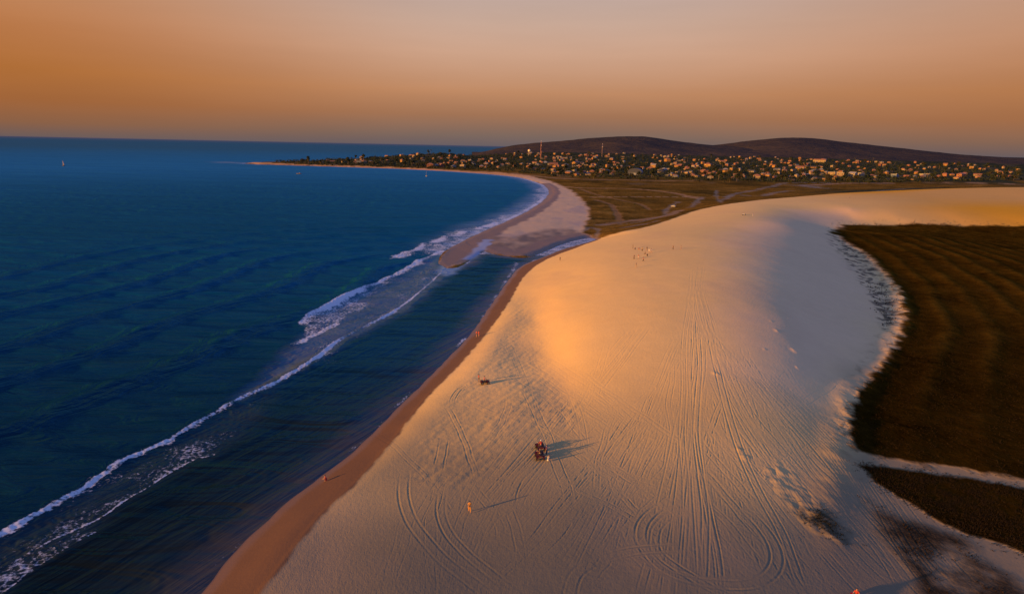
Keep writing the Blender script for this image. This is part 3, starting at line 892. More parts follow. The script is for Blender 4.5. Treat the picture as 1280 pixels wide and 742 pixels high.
stroke(SURF[:57], .9, 2.2, .80, .55, 3, 1)
stroke(SURF[:57], 2.5, 16, .34, .5, 10, 2)
stroke(SURF[52:], .8, 1.2, .74, .3, 4, 3)
stroke(SURF[44:], 13, .8, .36, .5, 9, 4)
stroke(BREAK, 1.2, 6.0, .92, .4, 5, 5)
stroke(BREAK, 2, 18, .52, .5, 10, 6)
LOBE = gl([(360, 432), (378, 418), (384, 402), (398, 390), (430, 374), (462, 360), (490, 350), (470, 366), (452, 376), (474, 372), (452, 388), (428, 402), (404, 416), (380, 428)])
lb = np.zeros(len(X)); lb[m] = zone(X[m], Y[m], LOBE, 1.5, 2.0, 7, 360)
foam = np.maximum(foam, lb * .50)
LOBE2 = gl([(362, 433), (380, 420), (404, 409), (426, 398), (424, 404), (402, 416), (382, 428)])
lb[m] = zone(X[m], Y[m], LOBE2, 1.0, 1.2, 5, 361); foam = np.maximum(foam, lb * .68)
stroke(BREAK2, 2, 9, .85, .4, 10, 7, 900)
stroke(BREAK2, 6, 30, .55, .5, 14, 8, 900)
stroke(INNER, 5.5, .6, .42, .5, 4, 9)
stroke(INNER, .35, .35, .66, .2, 4, 11)
stroke(INNER2, .35, .35, .62, .2, 4, 12)
stroke(INNER2, 6.5, .5, .43, .5, 4, 10)
foam = np.maximum(foam, fr * .40 * np.clip(.7 + fbm(X / 9, Y / 14, 3, 340), 0, 1))
foam = np.maximum(foam, bar * .22 * np.clip(.6 + fbm(X / 9, Y / 14, 3, 341), 0, 1))
# wash at the beach
edge = sstep(1.2, .15, np.abs(S + .55 + .9 * fbm(X / 9, Y / 9, 3, 350))) * (rr < 420) * (X > -60)
band = np.clip(.45 + .5 * sstep(.05, .4, perlin(X / 13, Y / 17, 351)), 0, 1)
WASH = gl([(628, 362), (645, 338), (650, 330), (643, 326), (636, 340), (612, 378), (598, 400), (603, 402)])
wz = zone(X, Y, WASH, 1.5, .6, 4, 352)
foam = np.maximum(foam, edge * band * .62 * (ds < 0)); foam = np.maximum(foam, wz * .62)
# long curved bay: a soft lilac edge and surf
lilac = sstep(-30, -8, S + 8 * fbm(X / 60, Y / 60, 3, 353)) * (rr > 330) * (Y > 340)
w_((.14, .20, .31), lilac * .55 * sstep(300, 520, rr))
foam = np.maximum(foam, sstep(-34, -2, S + 12 * fbm(X / 25, Y / 50, 3, 354)) * .55 * (rr > 330) * (rr < 900) * (Y > 330) * (X > -60))
foam = np.maximum(foam, sstep(-16, -2, S) * .6 * (rr > 900))
SHOAL = gl([(268, 202.3), (292, 202.4), (304, 204.0), (272, 203.6)])
w_((.3, .28, .28), zone(X, Y, SHOAL, 2, 1.0, 10, 355) * .3)
film = hl([(598, 318), (586, 326), (574, 336), (566, 343), (556, 345), (548, 338), (553, 332)], 3)
w_((.17, .24, .37), zone(X, Y, film, 1.2, .6, 5, 356) * .8)
MSK[:, 0] = np.clip(foam, 0, 1)
# wave heights
n2 = perlin(X / 60, Y / 90, 210)
Zs = np.zeros(len(X), np.float32)
k = rr < 900
x, y = X[k], Y[k]
off = np.clip(ds[k], 0, 400)
sw = np.where(ds[k] < 900, off, x * 0)
env = sstep(0, 15, off) * sstep(280, 120, off) * (ds[k] < 900)
Zs[k] += env * 1.0 * (np.maximum(0, np.cos(2 * math.pi * (off / 27 + .35 * n2[k]))) ** 2.2 - .25)
dirs = ((0.15, 1, 23, .16), (-.22, 1, 14, .10), (.5, 1, 9, .06), (-.05, 1, 6.2, .04))
calm = 1 - .75 * MSK[k, 1]
for a, b, L, amp in dirs:
    h = math.hypot(a, b)
    Zs[k] += calm * amp * np.sin(2 * math.pi * ((a * x + b * y) / h / L + .7 * perlin(x / 45, y / 45, int(L)) + .25 * perlin(x / 13, y / 13, int(L) + 3)))
for line, hh, wd in ((SURF[:57], .22, .9), (BREAK, .25, 1.2), (BREAK2, .2, 2.0)):
    d = poly_sd(x, y, line[:, 0], line[:, 1], False)
    Zs[k] += hh * np.exp(-((d - .6) / wd) ** 2) * (.7 + .6 * perlin(x / 18, y / 18, 220))
Zs[k] += MSK[k, 0] * .18 * perlin(x / .9, y / .9, 230) * (rr[k] < 330)
quiet = sstep(-1, -10, S)                      # no swell where the water meets the sand
Zs = Zs * quiet - 0.02
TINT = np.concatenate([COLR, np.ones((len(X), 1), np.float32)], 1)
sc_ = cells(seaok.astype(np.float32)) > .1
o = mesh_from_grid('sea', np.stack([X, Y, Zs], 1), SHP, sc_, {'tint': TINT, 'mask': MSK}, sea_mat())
o['kind'] = 'structure'

# ------------------------------------------------------------------ hills behind the town


def hill_mat():
    mt = bpy.data.materials.new('hill_scrub'); mt.use_nodes = True
    t = NT(mt.node_tree); b = t.n['Principled BSDF']
    ge = t.add('ShaderNodeNewGeometry'); pos = ge.outputs['Position']
    n1 = t.noise(pos, .006, 6, .62); n2 = t.noise(pos, .03, 5, .65)
    c = t.mix(t.step(n1, .35, .7), (.044, .036, .034, 1), (.064, .048, .038, 1))
    c = t.mix(t.math('MULTIPLY', t.step(n2, .45, .7), .7), c, (.026, .024, .024, 1))
    t.l.new(c, b.inputs['Base Color']); b.inputs['Roughness'].default_value = 1; b.inputs['Specular IOR Level'].default_value = 0
    bp = t.add('ShaderNodeBump'); bp.inputs['Strength'].default_value = .6; bp.inputs['Distance'].default_value = 14
    t.l.new(n2, bp.inputs['Height']); t.l.new(bp.outputs[0], b.inputs['Normal'])
    return mt


HILLM = hill_mat()


def hill(sky_pts, D, d0, d1, seed):
    a = np.array(sky_pts, float)
    a = smooth_line(a, 4)
    d = rays(a[:, 0], a[:, 1]); h = np.hypot(d[:, 0], d[:, 1])
    az = np.arctan2(d[:, 0], d[:, 1]); zr = HC + D * d[:, 2] / h
    A_ = np.linspace(az[0], az[-1], 340); zc_ = np.interp(A_, az, zr)
    q = np.concatenate([np.linspace(0, 1, 46), 1 + np.linspace(0, 1, 16)[1:]])
    rows = []
    for k in q:
        dist = d0 + (D - d0) * k if k <= 1 else D + (d1 - D) * (k - 1)
        dist = dist + 0 * A_
        prof = (k ** 1.25 * (1.9 - .9 * k)) if k <= 1 else math.cos((k - 1) * math.pi / 2) ** 1.2
        x = np.sin(A_) * dist; y = np.cos(A_) * dist
        nz = fbm(x / 420, y / 420, 4, seed) * 15 * (4 * k * (1 - k) if k <= 1 else 0)
        nz = nz - 11 * np.abs(perlin(x / 230, y / 600, seed + 9)) * (1 - abs(k - .55) * 1.2 if k <= 1 else 0)
        z = 4 + (zc_ - 4) * prof + nz
        if .9 < k <= 1:
            z = z + perlin(x / 45, y / 45, seed + 4) * 1.6
        rows.append(np.stack([x, y, z], 1))
    Vh = np.vstack(rows).reshape(-1, 3)
    o = mesh_from_grid('hill', Vh, (len(q), len(A_)), np.ones((len(q) - 1, len(A_) - 1), bool), {}, HILLM)
    o['kind'] = 'structure'


hill([(590, 192.5), (606, 189.5), (620, 186), (640, 182), (665, 179), (700, 176.2), (735, 172.8), (765, 170.9), (790, 170.3), (812, 171.2), (840, 175.2), (870, 179.3), (900, 182), (930, 184.5), (960, 188), (1000, 194)], 4100, 2750, 5200, 401)
hill([(800, 191), (850, 185.5), (880, 182.7), (905, 179.8), (930, 176.8), (955, 174.2), (975, 172.6), (1000, 172.0), (1025, 173.6), (1050, 176.6), (1080, 180), (1110, 183.3), (1140, 186.7), (1170, 190), (1205, 193.4), (1250, 196.2), (1300, 199)], 4900, 2950, 6300, 402)

# ------------------------------------------------------------------ mesh builders


def link(o, parent=None):
    COL.objects.link(o)
    if parent is not None:
        o.parent = parent
    return o


def tag(o, label=None, cat=None, group=None, kind=None):
    for k, v in (('label', label), ('category', cat), ('group', group), ('kind', kind)):
        if v:
            o[k] = v
    return o


def empty(name, loc, rz=0.0, s=1.0):
    o = bpy.data.objects.new(name, None); o.empty_display_size = .5
    o.location = loc; o.rotation_euler = (0, 0, rz); o.scale = (s, s, s)
    return link(o)


def bm_obj(name, bm, mat, parent=None, smooth=False):
    me = bpy.data.meshes.new(name); bm.normal_update(); bm.to_mesh(me); bm.free()
    if smooth:
        for p in me.polygons:
            p.use_smooth = True
    if mat:
        me.materials.append(mat)
    return link(bpy.data.objects.new(name, me), parent)


def b_box(bm, c, s, rot=None, taper=1.0):
    r = bmesh.ops.create_cube(bm, size=1.0)
    for v in r['verts']:
        k = taper if v.co.z > 0 else 1
        v.co = Vector((v.co.x * s[0] * k, v.co.y * s[1] * k, v.co.z * s[2]))
    M = Matrix.Translation(c) @ (rot.to_4x4() if rot else Matrix())
    bmesh.ops.transform(bm, matrix=M, verts=r['verts'])
    return r['verts']


def b_tube(bm, p, q, r1, r2=None, n=8):
    p, q = Vector(p), Vector(q); d = q - p
    r = bmesh.ops.create_cone(bm, cap_ends=True, segments=n, radius1=r1, radius2=r1 if r2 is None else r2, depth=d.length)
    bmesh.ops.transform(bm, matrix=Matrix.Translation((p + q) / 2) @ d.to_track_quat('Z', 'Y').to_matrix().to_4x4(), verts=r['verts'])
    return r['verts']


def b_ball(bm, c, r, sc=(1, 1, 1), sub=2):
    k = bmesh.ops.create_icosphere(bm, subdivisions=sub, radius=r)
    bmesh.ops.transform(bm, matrix=Matrix.Translation(c) @ Matrix.Diagonal((*sc, 1)), verts=k['verts'])
    return k['verts']


def b_poly(bm, pts):
    return bm.faces.new([bm.verts.new(p) for p in pts])


def children(o):
    return [c for c in bpy.data.objects if c.parent is o]


KIDS = {}


def copy_tree(o, loc, rz, s=1.0):
    """a copy of a thing and of each of its parts"""
    if o.name not in KIDS:
        KIDS[o.name] = [(c, children(c)) for c in children(o)]
    r = o.copy(); COL.objects.link(r)
    r.location = loc; r.rotation_euler = (0, 0, rz); r.scale = s if hasattr(s, '__len__') else (s, s, s)
    parts = []
    for c, sub in KIDS[o.name]:
        k = c.copy(); COL.objects.link(k); k.parent = r; parts.append(k)
        for g_ in sub:
            j = g_.copy(); COL.objects.link(j); j.parent = k; parts.append(j)
    return r, parts


def omat(o, mat):
    """material on the object, so copies that share a mesh can differ"""
    if o.type == 'MESH' and len(o.material_slots):
        o.material_slots[0].link = 'OBJECT'; o.material_slots[0].material = mat


# ------------------------------------------------------------------ houses
WALLS = {'white': (0.221, 0.191, 0.157), 'cream': (0.221, 0.157, 0.089), 'ochre': (0.23, 0.119, 0.03), 'salmon': (0.204, 0.089, 0.047), 'grey': (.10, .095, .095), 'brick': (.13, .05, .026), 'blue': (.09, .12, .17)}
ROOFS = {'terracotta': (.19, .075, .035), 'thatched': (.07, .048, .03), 'grey': (.11, .11, .115), 'white': (.22, .205, .19), 'dark': (.04, .038, .042)}
WM = {k: pmat('wall_' + k.replace(' ', '_'), v, .9, .18, 1.2) for k, v in WALLS.items()}
RM = {k: pmat('roof_' + k.split()[0], v, .85, .25, 2.5) for k, v in ROOFS.items()}
GLASS = pmat('dark_window', (.02, .022, .026), .25, .1)
DOOR = pmat('door_wood', (.10, .055, .03), .7, .2)


def house_proto(kind, w_, d_, h_, roof_h):
    root = empty('house', (0, 0, -500))
    bm = bmesh.new()
    b_box(bm, (0, 0, h_ / 2 - .8), (w_, d_, h_ + 1.6))
    if kind == 'gable':
        for sx_ in (-1, 1):
            x = sx_ * w_ / 2
            p = [(x, -d_ / 2, h_ + .003), (x, d_ / 2, h_ + .003), (x, 0, h_ + roof_h - .05)]
            b_poly(bm, p if sx_ > 0 else p[::-1])
    if kind == 'wing':
        b_box(bm, (w_ * .3, -d_ * .75, h_ * .36 - .8), (w_ * .4, d_ * .55, h_ * .72 + 1.6))
    bm_obj('wall', bm, WM['white'], root)
    bm = bmesh.new()
    o = .55; X_, Y_ = w_ / 2 + o, d_ / 2 + o; z0 = h_ + .01
    if kind == 'flat':
        b_box(bm, (0, 0, h_ + .14), (w_ + .3, d_ + .3, .26))
        for sy in (-1, 1):
            b_box(bm, (0, sy * d_ / 2, h_ + .5), (w_ + .3, .2, .45))
        for sx_ in (-1, 1):
            b_box(bm, (sx_ * w_ / 2, 0, h_ + .5), (.2, d_ - .25, .45))
        b_box(bm, (w_ * .25, d_ * .2, h_ + .95), (1.7, 1.7, 1.35))
    elif kind == 'gable':
        zl = h_ - .3
        for sy in (-1, 1):
            for dz_ in (0, .16):
                p = [(-X_, sy * Y_, zl + dz_), (X_, sy * Y_, zl + dz_), (X_, 0, h_ + roof_h + dz_), (-X_, 0, h_ + roof_h + dz_)]
                b_poly(bm, p if sy < 0 else p[::-1])
    else:
        rl = max(w_ / 2 - d_ / 2, .4); zt = h_ + roof_h
        A1, B1, C1, D1 = (-X_, -Y_, z0 - .2), (X_, -Y_, z0 - .2), (X_, Y_, z0 - .2), (-X_, Y_, z0 - .2)
        E1, F1 = (-rl, 0, zt), (rl, 0, zt)
        for p in ((A1, B1, F1, E1), (C1, D1, E1, F1), (B1, C1, F1), (D1, A1, E1), (D1, C1, B1, A1)):
            b_poly(bm, p)
        if kind == 'wing':
            b_box(bm, (w_ * .3, -d_ * .75 - .2, h_ * .72 + .12), (w_ * .4 + .6, d_ * .55 + .6, .2))
    bm_obj('roof', bm, RM['terracotta'], root)
    storeys = max(1, int(h_ / 2.9))
    for s_ in range(storeys):
        z = 1.5 + 2.9 * s_
        for k in (-1, 1):
            bm = bmesh.new(); b_box(bm, (k * w_ * .28, -d_ / 2 - .03, z), (1.5, .1, 1.2))
            if kind != 'wing' or k < 0:
                bm_obj('window', bm, GLASS, root)
            else:
                bm.free()
        bm = bmesh.new(); b_box(bm, (-w_ / 2 - .03, d_ * .1, z), (.1, 1.5, 1.2)); bm_obj('window', bm, GLASS, root)
    bm = bmesh.new(); b_box(bm, (0, -d_ / 2 - .04, 1.05), (1.0, .1, 2.1)); bm_obj('door', bm, DOOR, root)
    return root


PROTO = {'small gabled': house_proto('gable', 8.5, 7, 3.0, 1.9), 'long gabled': house_proto('gable', 15, 7.5, 3.2, 2.1), 'hip-roofed': house_proto('hip', 11, 9, 3.2, 2.2),
         'flat-topped': house_proto('flat', 9.5, 8.5, 3.5, 0), 'two-storey flat-topped': house_proto('flat', 11, 9, 6.4, 0), 'two-storey gabled': house_proto('gable', 11, 8.5, 6.0, 2.1),
         'two-storey hip-roofed': house_proto('hip', 13, 9.5, 6.0, 2.3), 'low winged': house_proto('wing', 13, 8, 3.4, 2.0)}

TOWN = [(366, 204), (368, 200.5), (400, 197), (480, 193.5), (560, 191.5), (612, 191), (650, 189.5), (700, 191.5), (800, 192.5), (900, 195), (1000, 198), (1100, 201), (1180, 204), (1278, 209.5),
        (1278, 223), (1150, 225.5), (1060, 227), (960, 226), (860, 223), (770, 221.5), (690, 218.5), (645, 212.5), (560, 210), (480, 206.6), (400, 204.8)]
TP = np.array(TOWN)


def in_poly(x, y, P):
    ins = False; j = len(P) - 1
    for i in range(len(P)):
        if (P[i][1] > y) != (P[j][1] > y) and x < (P[j][0] - P[i][0]) * (y - P[i][1]) / (P[j][1] - P[i][1]) + P[i][0]:
            ins = not ins
        j = i
    return ins


def place_name(px, py):
    for lim, nm in ((420, 'on the headland tip'), (480, 'on the outer headland'), (530, 'behind the far beach'), (580, 'behind the bay'), (625, 'below the rising hill foot'),
                    (668, 'beside the round water tank'), (700, 'by the tall lit mast'), (735, 'right of the tall lit mast'), (775, 'below the thin mast'), (830, 'around the dark blue hall'), (870, 'right of the dark blue hall'),
                    (915, 'below the hills saddle'), (960, 'left of the right hilltop'), (1010, 'under the right hilltop'), (1060, 'near the long building'), (1110, 'below the long hill slope'),
                    (1165, 'near the right end'), (1400, 'at the far right of town')):
        if px < lim:
            return nm


def row_name(px, py):
    ys = [np.interp(px, [345, 480, 560, 650, 770, 900, 1060, 1280], v) for v in ([200, 193.5, 191.5, 190, 192, 195, 200, 209], [204.5, 206.6, 210, 213, 221.5, 224, 227, 223])]
    f = (py - ys[0]) / (ys[1] - ys[0])
    return 'back row' if f < .36 else ('middle row' if f < .68 else 'front row')


# individual houses one can pick out, then the rest of the town: picture point -> ground
NOTE = [(720, 205.5, 'long gabled', 'ochre', 'terracotta', 1.5), (743, 207, 'hip-roofed', 'cream', 'terracotta', 1.1), (692, 207, 'long gabled', 'ochre', 'terracotta', 1.3), (705, 193, 'long gabled', 'cream', 'terracotta', 1.2),
        (733, 195, 'long gabled', 'salmon', 'terracotta', 1.3), (747, 195.5, 'hip-roofed', 'ochre', 'terracotta', 1.2), (759, 196.5, 'long gabled', 'cream', 'terracotta', 1.3), (780, 192.5, 'two-storey flat-topped', 'white', 'grey', .9),
        (834, 202, 'two-storey hip-roofed', 'ochre', 'terracotta', 1.3), (817, 209.5, 'two-storey gabled', 'ochre', 'white', 1.1), (848, 209, 'long gabled', 'ochre', 'terracotta', 1.2), (885, 209, 'two-storey hip-roofed', 'ochre', 'terracotta', 1.3),
        (903, 205, 'two-storey gabled', 'cream', 'terracotta', 1.2), (880, 218, 'two-storey gabled', 'salmon', 'terracotta', 1.2), (1040, 220, 'two-storey flat-topped', 'cream', 'grey', 1.2), (1050, 221, 'two-storey flat-topped', 'cream', 'white', 1.2),
        (1066, 221, 'two-storey gabled', 'white', 'white', 1.2), (1075, 220.5, 'two-storey flat-topped', 'white', 'grey', 1.1), (1201, 221.5, 'two-storey hip-roofed', 'salmon', 'terracotta', 1.15), (1222, 220, 'long gabled', 'cream', 'terracotta', 1.05),
        (1153, 221, 'two-storey flat-topped', 'white', 'white', .9), (1118, 222, 'two-storey flat-topped', 'blue', 'white', 1.0), (1000, 211, 'long gabled', 'cream', 'terracotta', 1.3), (538, 213 - 4, 'two-storey hip-roofed', 'brick', 'terracotta', 1.1),
        (552, 209, 'two-storey gabled', 'brick', 'terracotta', 1.0), (455, 203, 'hip-roofed', 'cream', 'terracotta', 1.1), (530, 208.5, 'two-storey gabled', 'cream', 'thatched', 1.1), (1182, 207.5, 'two-storey gabled', 'ochre', 'terracotta', 1.1), (1215, 211, 'two-storey flat-topped', 'ochre', 'grey', 1.0)]
rh = random.Random(41)
cand = list(NOTE)
kinds = list(PROTO)
for _ in range(2600):
    x = rh.uniform(350, 1278); y = rh.uniform(189, 227)
    if not in_poly(x, y, TOWN):
        continue
    dens = 1.0
    if x > 1160:
        dens = .55
    if row_name(x, y) == 'front row' and x > 640:
        dens *= .55
    if 780 < x < 812 and y < 209:
        dens *= .15                                   # the dark wooded rise in the middle of town
    if rh.random() > dens:
        continue
    k = rh.choices(kinds, (4, 3, 3, 2.5, 1.5, 2, 1.5, 2))[0]
    wl = rh.choices(list(WALLS), (2, 4.5, 5, 2.5, 2.5, 1.8, .5))[0]
    rf = rh.choices(list(ROOFS), (6, 1.6, 1.2, 1.0, .6))[0]
    if 'flat' in k:
        rf = rh.choice(('white', 'grey'))
    cand.append((x, y, k, wl, rf, rh.uniform(.58, .92)))
HP = hit([c[0] for c in cand], [c[1] for c in cand])
placed = []
for c, p in zip(cand, HP):
    if len(placed) >= 296:
        break
    if p[2] < 2.2 or math.hypot(p[0], p[1]) > 3300:
        continue
    if any((p[0] - q[0][0]) ** 2 + (p[1] - q[0][1]) ** 2 < (17 * max(1, c[5])) ** 2 for q in placed):
        continue
    placed.append((p, c))
HALLP = hit([794], [218.5])[0]
placed = [q for q in placed if math.hypot(q[0][0] - HALLP[0], q[0][1] - HALLP[1]) > 30]
LONGP = hit([1024.5], [203.0])[0]
placed = [q for q in placed if math.hypot(q[0][0] - LONGP[0], q[0][1] - LONGP[1]) > 34]
houses = []
for p, (x, y, k, wl, rf, s_) in placed:
    rz = math.atan2(p[1], p[0]) - math.pi / 2 + rh.choice((-.75, -.45, -.2, .1, -1.1, math.pi / 2 - .6)) + rh.uniform(-.12, .12)
    root, parts = copy_tree(PROTO[k], (float(p[0]), float(p[1]), float(p[2])), rz, s_)
    for q in parts:
        if q.name.startswith('wall'):
            omat(q, WM[wl])
        elif q.name.startswith('roof'):
            omat(q, RM[rf])
    houses.append((root, f'{k} {wl} house' if 'flat' in k else f'{k} {wl} house, {rf} roof', row_name(x, y), place_name(x, y), x))


def number(items, cat, group, extra=''):
    """labels: look, row and neighbourhood; where several still agree, their order from the left"""
    by = {}
    for it in items:
        by.setdefault((it[1], it[2], it[3]), []).append(it)
    words = ['first', 'second', 'third', 'fourth', 'fifth', 'sixth', 'seventh', 'eighth', 'ninth', 'tenth', 'eleventh', 'twelfth']
    for (look, row, pl), L in by.items():
        L.sort(key=lambda i: i[4])
        for i, it in enumerate(L):
            lab = f'{look}, {row} {pl}'
            if len(L) > 1:
                lab += f', {words[i]} from left'
            if len(lab.split()) > 16 or lab.count(' ') + lab.count('-') >= 16:
                lab = lab.replace('-topped', '').replace('-roofed', '').replace(' house,', ',').replace('the ', '')
            tag(it[0], lab, cat, group)


number(houses, 'house', 'houses of the town across the bay')
for k in PROTO.values():
    for c in children(k):
        bpy.data.objects.remove(c)
    bpy.data.objects.remove(k)

# dark blue hall with a rounded roof, at the edge of the plain
root = empty('hall', tuple(map(float, HALLP)), math.atan2(HALLP[1], HALLP[0]) - math.pi / 2 - .15)
tag(root, 'large dark blue hall with a rounded roof at the edge of the plain', 'hall')
bm = bmesh.new(); b_box(bm, (0, 0, 2.2), (25, 18, 6.4)); bm_obj('wall', bm, pmat('hall_wall', (.045, .055, .085), .8), root)
bm = bmesh.new(); prev = None
for i in range(13):
    a = math.pi * i / 12
    p = [(math.cos(a) * 13.4, sy * 9.6, 5.3 + math.sin(a) * 7.0) for sy in (-1, 1)]
    v = [bm.verts.new(q) for q in p]
    if prev:
        bm.faces.new((prev[0], prev[1], v[1], v[0]))
    prev = v
for sy in (-1, 1):
    vs = [bm.verts.new((math.cos(math.pi * i / 12) * 13.4, sy * 9.55, 5.3 + math.sin(math.pi * i / 12) * 7.0)) for i in range(13)]
    bm.faces.new(vs if sy < 0 else vs[::-1])
bm_obj('roof', bm, pmat('hall_roof', (.012, .019, .048), .7), root)
for k in (-1, 1):
    bm = bmesh.new(); b_box(bm, (k * 7.5, -9.05, 2.4), (3.2, .16, 2.6)); bm_obj('window', bm, GLASS, root)
bm = bmesh.new(); b_box(bm, (0, -9.06, 1.8), (4.5, .16, 3.6)); bm_obj('door', bm, pmat('pale_door', (.16, .17, .20), .6), root)
# long building with an orange roof
root = empty('long_building', tuple(map(float, LONGP)), math.atan2(LONGP[1], LONGP[0]) - math.pi / 2 - .25)
tag(root, 'long three-storey building with orange roof standing high above the right half of town', 'building')
bm = bmesh.new(); b_box(bm, (0, 0, 4.5), (52, 15, 13)); bm_obj('wall', bm, WM['cream'], root); root.scale = (.72, .72, .72)
bm = bmesh.new()
for sy in (-1, 1):
    p = [(-27, sy * 8.6, 10.9), (27, sy * 8.6, 10.9), (25, 0, 15), (-25, 0, 15)]
    b_poly(bm, p if sy < 0 else p[::-1])
for sx_ in (-1, 1):
    p = [(sx_ * 27, -8.6, 10.9), (sx_ * 27, 8.6, 10.9), (sx_ * 25, 0, 15)]
    b_poly(bm, p if sx_ > 0 else p[::-1])
bm_obj('roof', bm, RM['terracotta'], root)
for s_ in range(3):
    for k in range(6):
        bm = bmesh.new(); b_box(bm, (-21 + k * 8.4, -7.55, 1.8 + s_ * 3.3), (3.2, .2, 1.6)); bm_obj('window', bm, GLASS, root)
bm = bmesh.new(); b_box(bm, (-25.9, -7.55, 1.3), (.1, .1, .1)); bm.free()
bm = bmesh.new(); b_box(bm, (3.8, -7.56, 1.2), (2.2, .2, 2.6)); bm_obj('door', bm, DOOR, root)

# masts and the round water tank


def mast(px, py_base, py_top, w0, col, label):
    p = hit([px], [py_base])[0]
    d = rays(np.array(float(px)), np.array(float(py_top))); h = math.hypot(d[0], d[1])
    H = HC + math.hypot(p[0], p[1]) * d[2] / h - p[2]
    root = empty('lattice_mast', tuple(map(float, p)), .6); tag(root, label, 'mast', 'telecom masts of the town')
    bm = bmesh.new(); nsec = 9
    W = lambda k: w0 * (1 - .72 * k / nsec)
    crn = ((-1, -1), (1, -1), (1, 1), (-1, 1))
    for k in range(nsec):
        za, zb = H * .93 * k / nsec, H * .93 * (k + 1) / nsec
        for i, (a, b) in enumerate(crn):
            a2, b2 = crn[(i + 1) % 4]
            b_tube(bm, (a * W(k), b * W(k), za), (a * W(k + 1), b * W(k + 1), zb), .24 * w0 / 2, n=5)
            b_tube(bm, (a * W(k), b * W(k), za), (a2 * W(k + 1), b2 * W(k + 1), zb), .14 * w0 / 2, n=4)
            b_tube(bm, (a2 * W(k), b2 * W(k), za), (a * W(k + 1), b * W(k + 1), zb), .14 * w0 / 2, n=4)
    bm_obj('lattice', bm, pmat('mast_' + str(px), col, .6), root)
    bm = bmesh.new(); b_tube(bm, (0, 0, H * .92), (0, 0, H), .3); bm_obj('antenna', bm, pmat('antenna_metal', (.45, .42, .4), .5), root)
    for z, a in ((.86, .4), (.8, 2.4), (.74, 4.2)):
        bm = bmesh.new(); b_tube(bm, (math.cos(a) * .9, math.sin(a) * .9, H * z), (math.cos(a) * 1.5, math.sin(a) * 1.5, H * z), .5, 1.1, n=12)
        bm_obj('dish', bm, pmat('dish_paint', (.6, .56, .52), .5), root)


mast(676, 199, 175.5, 2.0, (.30, .13, .085), 'tall red and pale lattice mast rising over the left part of town')
mast(752.5, 196, 179, 1.5, (.22, .14, .11), 'thinner shorter lattice mast in front of the left hill')
p = hit([661.5], [194.5])[0]
root = empty('water_tank', tuple(map(float, p))); tag(root, 'round pale water tank on legs, left of the tall lit mast', 'water tank')
bm = bmesh.new(); b_tube(bm, (0, 0, 14), (0, 0, 19), 4.6, n=20); b_tube(bm, (0, 0, 19.01), (0, 0, 21.2), 4.6, .3, n=20); b_tube(bm, (0, 0, 12), (0, 0, 13.99), 1.4, 4.6, n=20)
bm_obj('tank', bm, pmat('tank_paint', (.60, .47, .30), .7), root)
for a, b in ((-1, -1), (1, -1), (1, 1), (-1, 1)):
    bm = bmesh.new(); b_tube(bm, (a * 3, b * 3, -2), (a * 2.6, b * 2.6, 14.2), .55); bm_obj('leg', bm, pmat('tank_leg', (.3, .26, .22), .8), root)

# ------------------------------------------------------------------ trees


def leaf_mat(name, c1, c2):
    mt = bpy.data.materials.new(name); mt.use_nodes = True
    t = NT(mt.node_tree); b = t.n['Principled BSDF']
    ge = t.add('ShaderNodeNewGeometry'); oi = t.add('ShaderNodeObjectInfo')
    r = t.math('ADD', t.math('MULTIPLY', ge.outputs['Random Per Island'], .75), t.math('MULTIPLY', oi.outputs['Random'], .35), clamp=True)
    t.l.new(t.mix(r, c1, c2), b.inputs['Base Color'])
    b.inputs['Roughness'].default_value = .8; b.inputs['Specular IOR Level'].default_value = .15
    return mt


LEAF = [leaf_mat('leaf_dark', (.009, .016, .009, 1), (.028, .034, .014, 1)), leaf_mat('leaf_olive', (.020, .021, .010, 1), (.048, .042, .017, 1)), leaf_mat('leaf_palm', (.022, .034, .016, 1), (.06, .065, .028, 1))]
BARK = pmat('bark', (.085, .06, .042), .95, .3, 3)


def leaves(bm, c, rad, n, size, rn, flat=.72):
    for _ in range(n):
        v = Vector((rn.gauss(0, 1), rn.gauss(0, 1), rn.gauss(0, 1))).normalized() * (rn.random() ** .42)
        q = Vector(c) + Vector((v.x * rad, v.y * rad, v.z * rad * flat))
        nr = (v + Vector((rn.uniform(-.7, .7), rn.uniform(-.7, .7), rn.uniform(-.2, .9)))).normalized()
        t1 = nr.orthogonal().normalized(); t2 = nr.cross(t1)
        a = rn.uniform(0, 6.28); t1, t2 = t1 * math.cos(a) + t2 * math.sin(a), t2 * math.cos(a) - t1 * math.sin(a)
        s = size * rn.uniform(.6, 1.25)
        b_poly(bm, [q + t1 * s, q + t2 * s * .55, q - t1 * s, q - t2 * s * .55])


